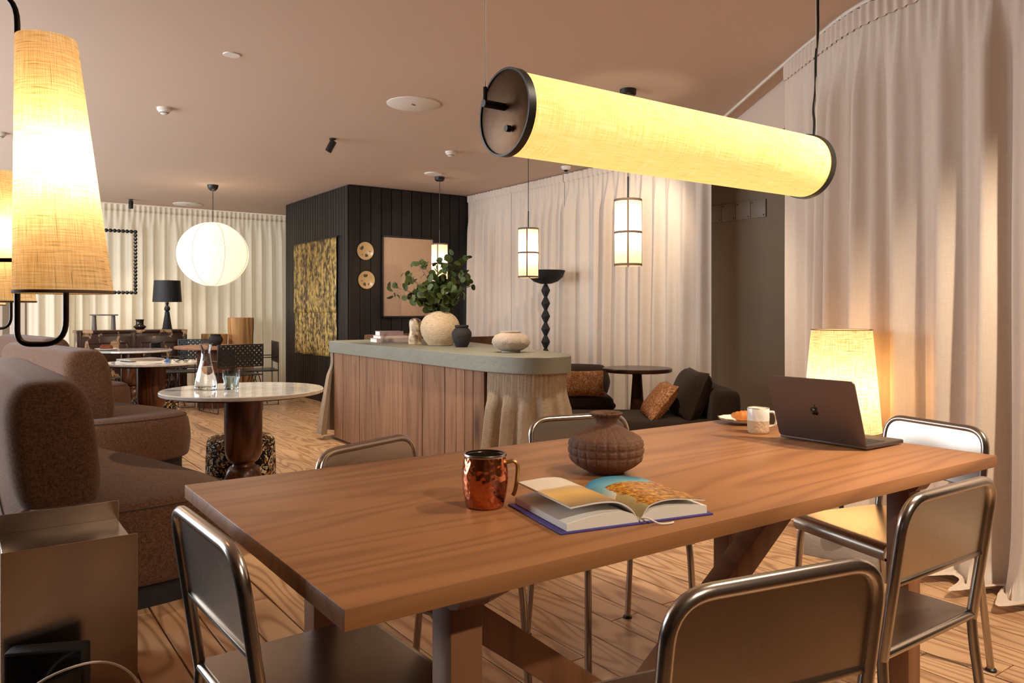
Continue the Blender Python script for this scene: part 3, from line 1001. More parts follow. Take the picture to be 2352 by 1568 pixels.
MB().tube(catmull([(.004, -.118, .012), (.014, -.128, .012), (.030, -.142, .004), (.052, -.146, .003), (.064, -.142, .003)], 5, False), .0018, 6).build('ribbon', 'paper', bk)

# laptop
lp = thing('laptop', 'open grey laptop seen from behind its lid on the dining table', 'laptop', (2.222, 1.44, TH))
MB().box((.106, 0, .010), (.212, .304, .012), .003).build('base', 'laptop', lp)
kb = MB()
for r_ in range(5):
    for c_ in range(14):
        kb.box((.045 + r_ * .019, -.128 + c_ * .0197, .0165), (.016, .0168, .0012), .0004, seg=1)
o = kb.build('keyboard', 'key', lp)
MB().box((.165, 0, .0162), (.06, .11, .0004)).build('trackpad', 'laptop', lp)
lidm = Matrix.Translation((0, 0, .012)) @ Matrix.Rotation(R(-19), 4, 'Y')
rrp = rrect(.304, .212, .012)
rg = [[tuple(lidm @ Vector((dx, p.x, p.y + .106))) for p in rrp] for dx in (-.0025, .0025)]
lid = MB().rings(rg).build('lid', 'laptop', lp, ang=30)
MB().box((.0028, 0, .108), (.0006, .288, .185), 0, lidm).build('screen', 'screen_black', lid)
body = [(0, .28), (.1, .33), (.22, .34), (.34, .29), (.42, .2), (.36, .15), (.31, .07), (.29, -.02), (.31, -.11), (.37, -.19), (.44, -.22), (.41, -.32), (.35, -.43), (.27, -.53), (.19, -.57), (.1, -.55), (0, -.51), (-.1, -.55), (-.19, -.57), (-.28, -.52), (-.37, -.4), (-.43, -.26), (-.46, -.1), (-.45, .06), (-.4, .2), (-.3, .3), (-.2, .34), (-.1, .33)]
lf = [(.02, .38), (.03, .5), (.1, .6), (.2, .64), (.19, .54), (.13, .44)]
mb = MB()
for pts in (body, lf):
    k = .030
    rg = [[tuple(lidm @ Vector((dx, -x * k, .106 + y * k))) for x, y in pts] for dx in (-.0024, -.0032)]
    mb.rings(rg)
mb.build('emblem', 'screen_black', lid, ang=None)

# cup, plate, croissant
cup = thing('coffee_cup', 'white and sand two-tone ceramic mug behind the laptop lid', 'mug', (2.25, 1.70, TH), R(-60))
MB().lathe([(.0, .0), (.031, .0), (.035, .004), (.0365, .012), (.037, .045)], 32, cap=False).build('base', 'sand_clay', cup)
MB().lathe([(.037, .045), (.0375, .06), (.0372, .086), (.0362, .0885), (.0345, .086), (.034, .05), (.033, .012), (.0, .01)], 32).build('body', 'plate_white', cup)
MB().lathe([(.0345, .0878), (.0362, .0893), (.0374, .0878)], 32, cap=False).build('rim', 'brass', cup)
MB().tube(catmull([(.036, 0, .075), (.052, 0, .074), (.060, 0, .056), (.056, 0, .032), (.036, 0, .024)], 5, False), .0045, 8).build('handle', 'plate_white', cup)
pt = thing('side_plate', 'scalloped white side plate with a gold rim holding a croissant', 'plate', (2.40, 1.885, TH))
sc_ = lambda a, s, r, z: .0025 * math.cos(a * 12) * (r / .088) ** 3
MB().lathe([(.0, .002), (.045, .0), (.05, .002), (.075, .012), (.088, .019), (.0875, .022), (.074, .0155), (.05, .006), (.0, .005)], 96, disp=sc_).build('dish', 'plate_white', pt)
MB().lathe([(.0865, .0185), (.0895, .0195), (.0895, .0225), (.0865, .0225)], 96, disp=sc_, cap=False).build('rim', 'brass', pt)
pts, rs = [], []
for q in range(37):
    t = q / 36
    a = R(-75 + 150 * t)
    pts.append((.042 * math.sin(a), .042 * math.cos(a) - .02, 0))
    env = math.sin(PI * (t * .9 + .05)) ** .7
    rs.append(.021 * env * (.86 + .14 * abs(math.sin(PI * t * 7))))
cr = MB().tube([(x, y, .004 + .020) for x, y, _ in pts], rs, 14).build('croissant', 'croissant', None, (2.405, 1.885, TH + .006), (0, 0, R(150)), ang=None)
tag(cr, 'golden croissant lying on the scalloped side plate', 'croissant')

# ------------------------------------------------------------------ linear pendant lamp over the table
LP = thing('linear_pendant', 'long horizontal yellow-lit fabric tube pendant above the dining table', 'pendant lamp', (1.636, 1.50, 1.640))
ax = Matrix.Rotation(R(90), 4, 'Y')
MB().lathe([(.098, -.582), (.098, 0), (.098, .582)], 48, mtx=ax, cap=False).build('shade', 'shade_tube', LP)
for s in (-1, 1):
    cp = MB().lathe([(0, -.006), (.099, -.006), (.102, -.004), (.102, .008), (.099, .010), (0, .010)], 48, mtx=Matrix.Translation((s * .590, 0, 0)) @ ax).build('end_cap', 'brass_cap', LP)
    MB().lathe([(.0985, -.009), (.1035, -.009), (.1035, .011), (.0985, .011), (.0985, -.009)], 48, mtx=Matrix.Translation((s * .590, 0, 0)) @ ax, cap=False).build('rim', 'black', cp)
    MB().tube([(s * .596, 0, .012), (s * .655, 0, .012)], .009, 10).build('bracket', 'black', cp)
    MB().tube([(s * .650, 0, .004), (s * .650, 0, .05)], .005, 8).build('clip', 'black', cp)
    MB().tube([(s * .650, 0, .045), (s * .650, 0, CEIL - 1.640)], .0014, 6).build('wire', 'white_plastic', LP)
MB().lathe([(0, 0), (.008, 0), (.008, .012), (0, .012)], 10, mtx=Matrix.Translation((-.612, -.028, -.045)) @ ax).build('knob', 'black', LP)
cabl = catmull([(.600, 0, .03), (.628, 0, .06), (.640, .0, .14), (.635, 0, .19), (.652, .004, .26), (.648, .0, .36), (.660, 0, .45), (.652, -.006, .60), (.680, 0, .80), (.70, 0, CEIL - 1.640)], 6, False)
MB().tube(cabl, .0042, 8).build('power_cable', 'black', LP)

# ------------------------------------------------------------------ row of hooked cone lamps on the left
def cone_lamp(label):
    t = thing('cone_pendant', label, 'pendant lamp', group='hooked cone pendants in a row')
    # local frame: x = to the right in plan (perpendicular to view row), shade axis near the origin
    zb, zt = 1.212, 1.785
    rb, rt = .100, .0615
    sh = lambda z: (-.040 * (z - zb) / (zt - zb), 0)
    prof = [(rb + (rt - rb) * q / 12, zb + (zt - zb) * q / 12) for q in range(13)]
    s = MB().lathe(prof, 48, shift=sh, cap=False).build('shade', 'shade_linen', t)
    MB().lathe([(rb, zb - .001), (rb + .0012, zb), (rb + .0008, zb + .006)], 48, cap=False).build('trim', 'shade_rib', s)
    tube = [(-.75, 0, CEIL - .02), (-.75, 0, 1.93), (-.75, 0, 1.895), (-.106, 0, 1.895), (-.106, 0, 1.16), (-.106, 0, 1.097), (.004, 0, 1.097), (.004, 0, 1.22), (.004, 0, 1.32)]
    MB().tube(fillet(tube, .075, 8), .0062, 12).build('hook_frame', 'tube_bronze', t)
    MB().tube([(-.75, 0, 1.287), (-.106, 0, 1.287)], .0048, 10).build('crossbar', 'tube_bronze', t)
    MB().tube([(-.75, 0, 1.95), (-.75, 0, 1.25)], .0062, 10).build('stem', 'tube_bronze', t)
    MB().lathe([(0, CEIL), (.055, CEIL), (.055, CEIL - .02), (0, CEIL - .02)][::-1], 24, (-.75, 0, 0)).build('canopy', 'tube_bronze', t)
    MB().lathe([(0, 1.30), (.016, 1.30), (.016, 1.36), (0, 1.36)], 14, (.004, 0, 0)).build('socket', 'black', t)
    MB().lathe([(.010, 1.36), (.022, 1.38), (.030, 1.41), (.026, 1.44), (.012, 1.455), (0, 1.457)], 16, (.004, 0, 0), cap=False).build('bulb', 'glass', t)
    return t
cl = cone_lamp('linen cone lamp on a bronze hook frame hanging beside the metal side table')
cl.location = (.186, 2.013, 0)
cl.rotation_euler = (0, 0, R(-35.3))
c2 = copy_thing(cl, (.168, 4.05, 0), R(-35.3), 'linen cone lamp on a bronze hook frame above the brown sofa by the carafe table')
c3 = copy_thing(cl, (.130, 6.10, 0), R(-35.3), 'linen cone lamp on a bronze hook frame, last of the row above the sofas')
for x, y, p_ in ((.186, 2.013, 2.0), (.168, 4.05, 2.0), (.13, 6.10, 2.0)):
    point('cone_bulb_light', (x, y, 1.50), p_, (1, .80, .54), .03)

# ------------------------------------------------------------------ island counter
ISL = [(2.735, 6.76), (2.68, 5.6), (2.632, 4.45), (2.622, 4.12), (2.640, 3.90), (2.70, 3.72), (2.80, 3.625), (2.92, 3.61), (3.03, 3.66), (3.12, 3.78), (3.21, 3.98), (3.34, 4.48), (3.52, 5.2), (3.69, 5.9), (3.78, 6.5), (3.76, 6.92), (3.3, 6.95), (2.86, 6.93)]
isl = thing('island_counter', 'plank-clad island counter with a grey-green top and linen skirts', 'counter', (3.1, 5.3, 0))
IO = Vector((3.1, 5.3))
corner_i = {0}
outl = []
n_ = len(ISL)
P_ = [Vector((p[0] - IO.x, p[1] - IO.y)) for p in ISL]
outl = [P_[0]]
outl += [Vector((q.x, q.y)) for q in catmull([Vector((p.x, p.y, 0)) for p in P_], 5, False)[1:]]
def slab(poly, z0, z1, b=.004):
    return [[(p.x, p.y, z) for p in inset(poly, d)] for d, z in ((b, z0), (0, z0 + b), (0, z1 - b), (b, z1))]
MB().rings(slab(outl, .800, .902)).build('worktop', 'sage', isl, ang=30)
core = inset(outl, .12)
MB().rings([[(p.x, p.y, z) for p in core] for z in (.06, .80)]).build('carcass', 'black_soft', isl, ang=30)
sfr = [0.0, 0.0821, 0.1546, 0.2259, 0.4079, 0.5432, 0.6671, 0.7353, 0.7942, 0.8533, 0.8954, 0.9352, 0.9868]
A_ = Vector((2.772, 6.74)) - IO; B_ = Vector((2.655, 4.02)) - IO
dirv = (B_ - A_); Lp = dirv.length; dirv.normalize()
rnd = random.Random(8)
for i in range(12):
    s0, s1 = sfr[i] * Lp, sfr[i + 1] * Lp
    c_ = A_ + dirv * (s0 + s1) / 2
    pk = MB().box((0, 0, 0), (.020, s1 - s0 - .006, .775), .0015, seg=1).build('plank', 'island_plank', isl, (c_.x + .012 + rnd.uniform(-.002, .002), c_.y, .4125), (0, 0, math.atan2(-dirv.x, dirv.y) + PI))

def skirt(name, path, seed, parent, z1=.798, z0=.035, fold=.13, amp=.05, flare=.06):
    P = [Vector(p) for p in path]
    tot = sum((P[i + 1] - P[i]).length for i in range(len(P) - 1))
    nx = int(tot / fold * 14)
    pts, nrm, tot = resample(path, nx)
    w1, w2 = Wob(seed, 5, 2, 8), Wob(seed + 1, 5, 3, 12)
    nz = 22
    def fn(i, j):
        t = j / (nz - 1)
        s = tot * i / (nx - 1)
        k = min(1, max(0, (t - .10) / .2)); k = k * k * (3 - 2 * k)
        top = .006 * math.sin(2 * PI * s / .024 + 3 * w1(s * 2))
        ph = 2 * PI * (s / fold + .5 * w1(s))
        d = top * (1 - k) + (amp * (.6 + .5 * w2(s * 2)) * (math.sin(ph) + .3 * math.sin(2 * ph + 1)) * (.5 + .7 * t) + flare * t) * k
        p = pts[i] + nrm[i] * d
        e = (s / tot - .5) * 2
        tg = Vector((-nrm[i].y, nrm[i].x))
        p = p + tg * (.035 * t * e ** 3)
        return (p.x, p.y, z1 - (z1 - z0) * t)
    return MB().grid(nx, nz, fn, lambda i, j: (tot * 1.5 * i / (nx - 1), (z1 - z0) * j / (nz - 1))).build(name, 'skirt', parent, ang=None)
inn = inset(outl, .035)
# path round the rounded end
iw = [p for p in inn]
def seg_between(pred):
    return [(p.x, p.y) for p in iw if pred(p)]
end_path = [(p.x, p.y) for p in iw if p.y + IO.y < 4.03 or (p.x + IO.x > 3.0 and p.y + IO.y < 5.6)]
skirt('skirt', end_path, 3, isl)
far_path = [(3.3 - IO.x, 6.90 - IO.y), (2.90 - IO.x, 6.895 - IO.y), (2.81 - IO.x, 6.86 - IO.y), (2.765 - IO.x, 6.79 - IO.y), (2.768 - IO.x, 6.745 - IO.y)]
skirt('skirt', far_path, 9, isl, z0=.055, fold=.085, flare=.11)

# things on the island
IT = .902
for i, (lab, mt, w_, d_, h_, z_, rz, dx, dy) in enumerate((
        ('lilac paperback lying at the bottom of the book stack on the island', 'book_lilac', .30, .22, .034, 0, 80, 0, 0),
        ('thin pink book in the middle of the stack on the island', 'book_pink', .265, .20, .024, .034, 84, .01, .0),
        ('pale hardback with a mauve spine on top of the island book stack', 'book_mauve', .215, .16, .040, .058, 80, -.004, .006))):
    b = thing('stacked_book', lab, 'book', (3.10 + dx, 6.26 + dy, IT + z_), R(rz - 90), 'books stacked on the island')
    MB().box((0, 0, .0015), (w_, d_, .003), .0008, seg=1).box((0, 0, h_ - .0015), (w_, d_, .003), .0008, seg=1).box((0, -d_ / 2 + .0015, h_ / 2), (w_, .003, h_ - .001), .0008, seg=1).build('cover', mt, b)
    MB().box((0, .001, h_ / 2), (w_ - .008, d_ - .006, h_ - .006)).build('pages', 'paper', b)

def sc_noise(a, s, r, z, k=.004):
    return k * mnoise.noise(Vector((math.cos(a) * 2.2, math.sin(a) * 2.2, z * 18)))
bst = []
sp = [(0, 0), (.048, 0), (.054, .01), (.056, .06), (.052, .10), (.055, .15), (.053, .185), (.042, .205), (.022, .214), (0, .216)]
sp2 = catmull([Vector((r, 0, z)) for r, z in sp], 4, False)
o = MB().lathe([(max(0, p.x), p.z) for p in sp2], 40, disp=lambda a, s, r, z: .010 * mnoise.noise(Vector((math.cos(a) * 1.3, math.sin(a) * 1.3, z * 11))) * min(1, r / .03)).build('stone_sculpture', 'veined_stone', None, (3.066, 5.72, IT), ang=None)
tag(o, 'smooth veined stone sculpture beside the round cream vase', 'sculpture')

vz = thing('eucalyptus_vase', 'round cream textured vase full of green eucalyptus branches on the island', 'vase', (3.106, 5.38, IT + .002))
pr = [(0, 0), (.085, 0), (.10, .01), (.135, .06), (.156, .12), (.152, .175), (.125, .225), (.08, .258), (.052, .268), (.048, .272), (.044, .268), (.044, .24), (0, .23)]
pp = catmull([Vector((r, 0, z)) for r, z in pr], 4, False)
MB().lathe([(max(0, p.x), p.z) for p in pp], 56, disp=lambda a, s, r, z: .0016 * mnoise.noise(Vector((a * 4, z * 190, 0)))).build('pot', 'vase_cream', vz, ang=None)
# eucalyptus: stems and round leaves
rnd = random.Random(21)
lm = MB()
vs = [(0, 0, 0)] + [(math.cos(2 * PI * k / 9) * .98, math.sin(2 * PI * k / 9) * .92, .10 * math.cos(4 * PI * k / 9)) for k in range(9)]
lm.add(vs, [[0, 1 + k, 1 + (k + 1) % 9] for k in range(9)])
leaf_me = lm.mesh('leaf', 'leaf')
Rv = Vector((.816, -.578, 0)); Fv = Vector((.578, .816, 0)); Zv = Vector((0, 0, 1))
ends = [(-.43, .05, .20), (-.36, -.06, .12), (-.30, .08, .30), (-.24, -.1, .26), (-.20, .05, .40), (-.12, -.08, .36), (-.04, .10, .42), (.02, -.06, .38), (.08, .05, .45), (.14, -.04, .40), (.20, .06, .43), (.24, -.08, .32), (.26, .04, .22), (.20, -.12, .14), (.10, -.16, .18), (-.08, -.17, .16), (-.20, -.13, .10), (.0, .14, .22), (.15, .12, .16), (-.15, .14, .18)]
nleaf = 0
for ei, (ex, ey, ez) in enumerate(ends):
    base = Vector((rnd.uniform(-.02, .02), rnd.uniform(-.02, .02), .24))
    end = Rv * ex + Fv * ey + Zv * (.272 + ez)
    mid = base.lerp(end, .45) + Zv * (.07 + .04 * rnd.random()) - (Rv * ex + Fv * ey) * .12
    path = []
    for q in range(11):
        t = q / 10
        path.append(base * (1 - t) ** 2 + mid * 2 * t * (1 - t) + end * t * t)
    MB().tube(path, [.003 - .002 * q / 10 for q in range(11)], 5).build('stem', 'stem', vz)
    for q in range(14):
        if nleaf >= 290:
            break
        t = .20 + .80 * (q + rnd.uniform(-.3, .3)) / 12
        t = min(1, max(.15, t))
        p = base * (1 - t) ** 2 + mid * 2 * t * (1 - t) + end * t * t
        nrml = Vector((rnd.gauss(0, 1), rnd.gauss(0, 1), rnd.gauss(.3, .8))).normalized()
        sd = nrml.orthogonal().normalized()
        sd.rotate(Matrix.Rotation(rnd.uniform(0, 6.28), 3, nrml))
        sz = rnd.uniform(.034, .050) * (1.1 - .45 * t)
        lo = bpy.data.objects.new('leaf', leaf_me); COL.objects.link(lo)
        lo.parent = vz
        m = Matrix((sd, nrml.cross(sd), nrml)).transposed().to_4x4()
        m.translation = p + sd * sz * 1.1
        lo.matrix_local = m @ Matrix.Diagonal((sz, sz, sz, 1))
        nleaf += 1

pr = [(0, 0), (.042, 0), (.046, .004), (.066, .05), (.076, .09), (.074, .115), (.056, .140), (.047, .147), (.051, .150), (.053, .158), (.052, .167), (.046, .168), (.042, .16), (.040, .14), (0, .12)]
tag(MB().lathe(pr, 48, disp=lambda a, s, r, z: .0012 * mnoise.noise(Vector((a * 5, z * 120, 1)))).build('dark_jar', 'vase_dark', None, (3.09, 5.025, IT)), 'small dark brown clay jar with a collar rim on the island', 'jar')
pr = [(0, 0), (.062, 0), (.064, .010), (.075, .014), (.112, .036), (.128, .064), (.124, .088), (.105, .112), (.075, .126), (.066, .129), (.068, .138), (.062, .141), (.058, .134), (.055, .12), (0, .10)]
tag(MB().lathe(pr, 56, disp=lambda a, s, r, z: .0022 * mnoise.noise(Vector((math.cos(a) * 3, math.sin(a) * 3, z * 26)))).build('squat_vase', 'vase_stone', None, (2.965, 4.20, IT)), 'squat pale stone vase at the rounded end of the island', 'vase')

# ------------------------------------------------------------------ cylinder pendants over the lounge
def cyl_pendant(label):
    t = thing('cylinder_pendant', label, 'pendant lamp', group='fabric cylinder pendants')
    zb, zt, r = 1.490, 1.955, .094
    s = MB().lathe([(r, zb + (zt - zb) * q / 8) for q in range(9)], 40, cap=False).build('shade', 'shade_cyl', t)
    for z in (zb + .008, (zb + zt) / 2, zt - .008):
        MB().lathe([(r + .0005, z - .008), (r + .002, z - .008), (r + .002, z + .008), (r + .0005, z + .008)], 40, cap=False).build('band', 'shade_rib', s)
    for k in range(4):
        a = 2 * PI * k / 4 + R(226)
        MB().box((r + .0012, 0, (zb + zt) / 2), (.004, .012, zt - zb), 0, Matrix.Rotation(a, 4, 'Z')).build('rib', 'shade_rib', s)
    MB().tube([(0, 0, zt - .03), (0, 0, zt + .16)], .006, 8).build('rod', 'black', t)
    MB().tube([(0, 0, zt + .15), (0, 0, CEIL - .03)], .003, 6).build('cord', 'black', t)
    MB().lathe([(0, CEIL - .045), (.045, CEIL - .045), (.056, CEIL - .035), (.058, CEIL), (0, CEIL)], 28).build('canopy', 'black', t)
    return t
cp = cyl_pendant('lit fabric cylinder pendant nearest the brown end wall, above the chaise')
cp.location = (3.79, 3.95, 0)
copy_thing(cp, (4.33, 5.85, 0), 0, 'lit fabric cylinder pendant in front of the black torchiere bowl')
copy_thing(cp, (4.48, 7.77, 0), 0, 'lit fabric cylinder pendant behind the eucalyptus')
# rib boxes face outward
for o in bpy.data.objects:
    if o.name.startswith('rib') and o.parent and o.parent.name.startswith('shade'):
        pass
for x, y, p_ in ((3.79, 3.95, 3.8), (4.33, 5.85, 3.6), (4.48, 7.77, 1.8)):
    point('cylinder_bulb_light', (x, y, 1.75), p_, WARMW, .03)

# ------------------------------------------------------------------ paper globe pendant
gp = thing('paper_globe', 'large round ribbed white paper lantern hanging on a black cord', 'pendant lamp', (2.495, 9.865, 0))
gz, gr, gh = 1.875, .42, .392
pf = []
NR = 44
for q in range(NR * 2 + 1):
    a = -PI / 2 + .20 + (PI - .40) * q / (NR * 2)
    pf.append((gr * math.cos(a) * (1.0 if q % 2 else .982), gz + gh * math.sin(a)))
gs = MB().lathe(pf, 56, cap=False).build('shade', 'shade_paper', gp, ang=None)
for k in range(7):
    a = 2 * PI * k / 7 + .3
    pth = [((gr + .001) * math.cos(b) * math.cos(a), (gr + .001) * math.cos(b) * math.sin(a), gz + gh * math.sin(b)) for b in [-PI / 2 + .2 + (PI - .4) * q / 24 for q in range(25)]]
    MB().tube(pth, .0018, 5).build('seam', 'shade_rib', gs)
MB().tube([(0, 0, gz + gh - .06), (0, 0, CEIL - .03)], .004, 6).build('cord', 'black', gp)
MB().lathe([(0, CEIL - .075), (.03, CEIL - .07), (.055, CEIL - .045), (.065, CEIL - .012), (.065, CEIL), (0, CEIL)], 28).build('canopy', 'black', gp)
point('globe_bulb_light', (2.495, 9.865, 1.93), 3.6, (1, .86, .70), .05)

# ------------------------------------------------------------------ ceiling fittings
def ceiling_disc(label, x, y, r, h=.012, slot=False, name='ceiling_speaker', cat='ceiling speaker'):
    t = thing(name, label, cat, (x, y, CEIL))
    MB().lathe([(0, -h), (r * .96, -h), (r, -h * .5), (r, 0), (0, 0)], 48).build('cover', 'white_plastic', t)
    if slot:
        MB().box((0, 0, -h - .001), (r * .22, r * .06, .003), .001, Matrix.Rotation(R(30), 4, 'Z')).build('slot', 'black', t)
    return t
ceiling_disc('large flat white round ceiling speaker above the island', 2.741, 5.141, .20, .008, True)
ceiling_disc('flat white round ceiling speaker near the far curtain', 2.637, 11.80, .20, .010, True)
ceiling_disc('white round ceiling disc next to a pendant canopy by the timber wall', 4.30, 7.60, .10, .012)
ceiling_disc('small flat white ceiling cover plate alone above the sofa', 1.321, 4.792, .05, .006, False, 'ceiling_cover', 'ceiling cover')
def detector(label, x, y):
    t = thing('smoke_detector', label, 'smoke detector', (x, y, CEIL), 0, 'smoke detectors')
    MB().lathe([(0, -.050), (.022, -.048), (.040, -.030), (.044, -.022), (.052, -.020), (.052, 0), (0, 0)], 32).build('housing', 'white_plastic', t)
    MB().lathe([(.030, -.040), (.0335, -.0385), (.0345, -.0335), (.032, -.034)], 32, cap=False).build('vent', 'black', t)
detector('white smoke detector on the ceiling above the carafe table', 1.249, 6.349)
detector('white smoke detector on the ceiling above the island vases', 3.853, 6.47)
detector('white smoke detector on the ceiling behind the cone lamp', .255, 8.045)
t = thing('dome_camera', 'small white dome camera on the ceiling by the curtains', 'camera', (5.25, 6.417, CEIL))
MB().lathe([(.025, -.040), (.045, -.026), (.052, -.012), (.052, 0), (0, 0)], 32, cap=False).build('housing', 'white_plastic', t)
MB().lathe([(0, -.062), (.018, -.055), (.026, -.040), (.026, -.036)], 24, cap=False).build('dome', 'lens_black', t)
def spotlamp(label, x, y, tilt, rz):
    t = thing('ceiling_spot', label, 'spotlight', (x, y, CEIL), R(rz), 'black cylinder ceiling spots')
    MB().lathe([(0, -.012), (.030, -.012), (.030, 0), (0, 0)], 24).build('base', 'black', t)
    MB().tube([(0, 0, -.01), (0, 0, -.045)], .006, 8).build('stem', 'black', t)
    m = Matrix.Translation((0, 0, -.04)) @ Matrix.Rotation(R(tilt), 4, 'Y')
    h = MB().lathe([(0, .02), (.028, .02), (.030, .016), (.030, -.085), (.027, -.088), (.026, -.075), (0, -.070)], 24, mtx=m).build('head', 'black', t)
    MB().lathe([(0, -.0745), (.0255, -.0765)], 20, mtx=m, cap=False).build('lens', 'white_plastic', h)
spotlamp('black adjustable ceiling spot tilted above the island', 2.70, 6.593, 28, -35)
spotlamp('black ceiling spot near the far curtain', 1.887, 11.76, 0, 0)

# ------------------------------------------------------------------ sofa units
SEAT = [(.10, 3.50), (.13, 3.34), (.30, 3.275), (.55, 3.28), (.80, 3.33), (.95, 3.44), (.985, 3.62), (.93, 3.95), (.82, 4.38), (.70, 4.72), (.62, 5.05), (.60, 5.35), (.52, 5.52), (.30, 5.56), (.14, 5.50), (.10, 5.30), (.10, 4.6)]
so = Vector((.5, 4.3))
def sofa_poly(P, seg=5):
    return [Vector((p.x - so.x, p.y - so.y)) for p in catmull([Vector((x, y, 0)) for x, y in P], seg, True)]
def sofa(label):
    t = thing('sofa', label, 'sofa', (so.x, so.y, 0), 0, 'brown sofas along the windows')
    sp_ = sofa_poly(SEAT)
    MB().rings([[(p.x, p.y, z) for p in inset(sp_, .05)] for z in (.0, .10)]).build('plinth', 'black_soft', t)
    st = MB().rings(soft_block(sp_, .095, .425, .085, .035, .012, .012), cap_bot=True).build('seat', 'sofa', t, ang=None)
    rr_ = inset(sp_, .020)
    MB().tube([(p.x, p.y, .402) for p in rr_], .0032, 6, closed=True).build('piping', 'sofa_seam', st)
    spine = catmull([Vector((.285, 3.42, 0)), Vector((.283, 3.9, 0)), Vector((.262, 4.4, 0)), Vector((.24, 4.9, 0)), Vector((.225, 5.44, 0))], 10, False)
    NS, NC = len(spine), 40
    rgs = []
    ts = [.0, .004, .014, .03, .05, .08] + [.08 + .84 * q / 14 for q in range(1, 15)] + [.95, .97, .986, .996, 1.0]
    for tt in ts:
        kf = tt * (NS - 1); k0 = min(NS - 2, int(kf)); cpt = spine[k0].lerp(spine[k0 + 1], kf - k0)
        e = (max(0, 1 - abs(2 * tt - 1) ** 16)) ** .5
        e = .52 + .48 * e
        ring = []
        for q in range(NC):
            a_ = 2 * PI * q / NC
            ca, sa = math.cos(a_), math.sin(a_)
            ex = 2 / 3.4
            px_ = .160 * e * math.copysign(abs(ca) ** ex, ca)
            pz_ = .275 * (.80 + .20 * e) * math.copysign(abs(sa) ** ex, sa)
            lean = -.03 * (pz_ / .275)
            ring.append((cpt.x - so.x + px_ + lean, cpt.y - so.y, .635 + pz_))
        rgs.append(ring[::-1])
    bk_ = MB().rings(rgs).build('backrest', 'sofa', t, ang=None)
    return t
s1 = sofa('brown wool rounded sofa unit behind the metal side table')
copy_thing(s1, (so.x + .42 - .09, so.y + 2.66, 0), R(7), 'brown wool rounded sofa unit between the two nearer marble tables')
copy_thing(s1, (so.x + .47 - .09, so.y + 5.55, 0), R(7), 'brown wool rounded sofa unit next to the cake plate, nearest the sideboard')

# ------------------------------------------------------------------ marble pedestal tables and poufs
def pedestal(label, x, y, rad, pr_):
    t = thing('pedestal_table', label, 'table', (x, y, 0), 0, 'marble pedestal tables')
    MB().lathe([(0, .728), (rad - .004, .728), (rad, .732), (rad, .746), (rad - .004, .75), (0, .75)], 72).build('marble_top', 'marble', t, ang=30)
    MB().lathe([(0, .716), (rad * .86, .716), (rad * .88, .728), (0, .728)], 56).build('under_plate', 'black', t)
    p = pr_
    prof = [(0, 0), (p * .92, 0), (p, .012), (p, .24)]
    prof += [(p * (.60 + .40 * math.cos(a)), .24 + .095 * math.sin(a)) for a in [PI / 2 * q / 6 for q in range(1, 7)]]
    prof += [(p * .56, .345)]
    prof += [(p * (.60 + .40 * math.sin(a)), .355 + .085 * (1 - math.cos(a))) for a in [PI / 2 * q / 6 for q in range(0, 7)]]
    prof += [(p, .50), (p, .716), (0, .716)]
    MB().lathe(prof, 48).build('pedestal', 'walnut', t)
    return t
pedestal('white marble pedestal table holding the water carafe', 1.245, 4.29, .425, .099)
pedestal('small white marble pedestal table holding the closed laptop', 1.292, 7.07, .355, .112)
pedestal('white marble pedestal table holding the slice of cake', 1.53, 9.46, .41, .112)
def pouf(label, x, y, r=.198, h=.42):
    o = MB().rings(soft_block(disc_path(40, r, r), .012, h, .045, .03, .010, .006)).build('pouf', 'pouf', None, (x, y, 0), ang=None)
    return tag(o, label, 'pouf', 'floral poufs')
pouf('dark floral pouf beneath the carafe table', 1.385, 4.82)
pouf('dark floral pouf tucked by the small laptop table', 1.405, 7.50)
pouf('dark floral pouf tucked by the cake table', 1.49, 9.85)

# carafe and tumbler
cf = thing('water_carafe', 'clear glass carafe of water on the marble table', 'carafe', (.0, .0, .75))
cf.location = (1.075, 4.395, .75)
oc = [(0, 0), (.050, 0), (.058, .006), (.0595, .022), (.054, .06), (.040, .11), (.028, .16), (.024, .19), (.026, .215), (.034, .248)]
co = catmull([Vector((r, 0, z)) for r, z in oc], 4, False)
prof = [(max(0, p.x), p.z) for p in co]
inner = [(max(0, r - .0022), max(z, .006)) for r, z in prof[::-1] if r > .003]
MB().lathe(prof + inner + [(0, .006)], 48).build('glass_body', 'glass', cf, ang=None)
wp = [(0, .0065)] + [(max(0, r - .0026), max(z, .0065)) for r, z in prof if .004 < z < .128 and r > .005] 
wz = wp[-1][1]
MB().lathe(wp + [(0, wz)], 48).build('water', 'water', cf)
tm = thing('water_tumbler', 'smoky glass tumbler beside the carafe', 'glass', (1.185, 4.305, .75))
MB().lathe([(0, 0), (.034, 0), (.037, .004), (.040, .05), (.045, .062), (.0455, .105), (.0432, .105), (.0425, .066), (.037, .05), (.034, .014), (0, .012)], 40).build('glass_body', 'smoke_glass', tm)
MB().lathe([(0, .0125), (.0335, .0145), (.0365, .05), (.042, .066), (.0424, .070), (0, .070)], 40).build('water', 'water', tm)

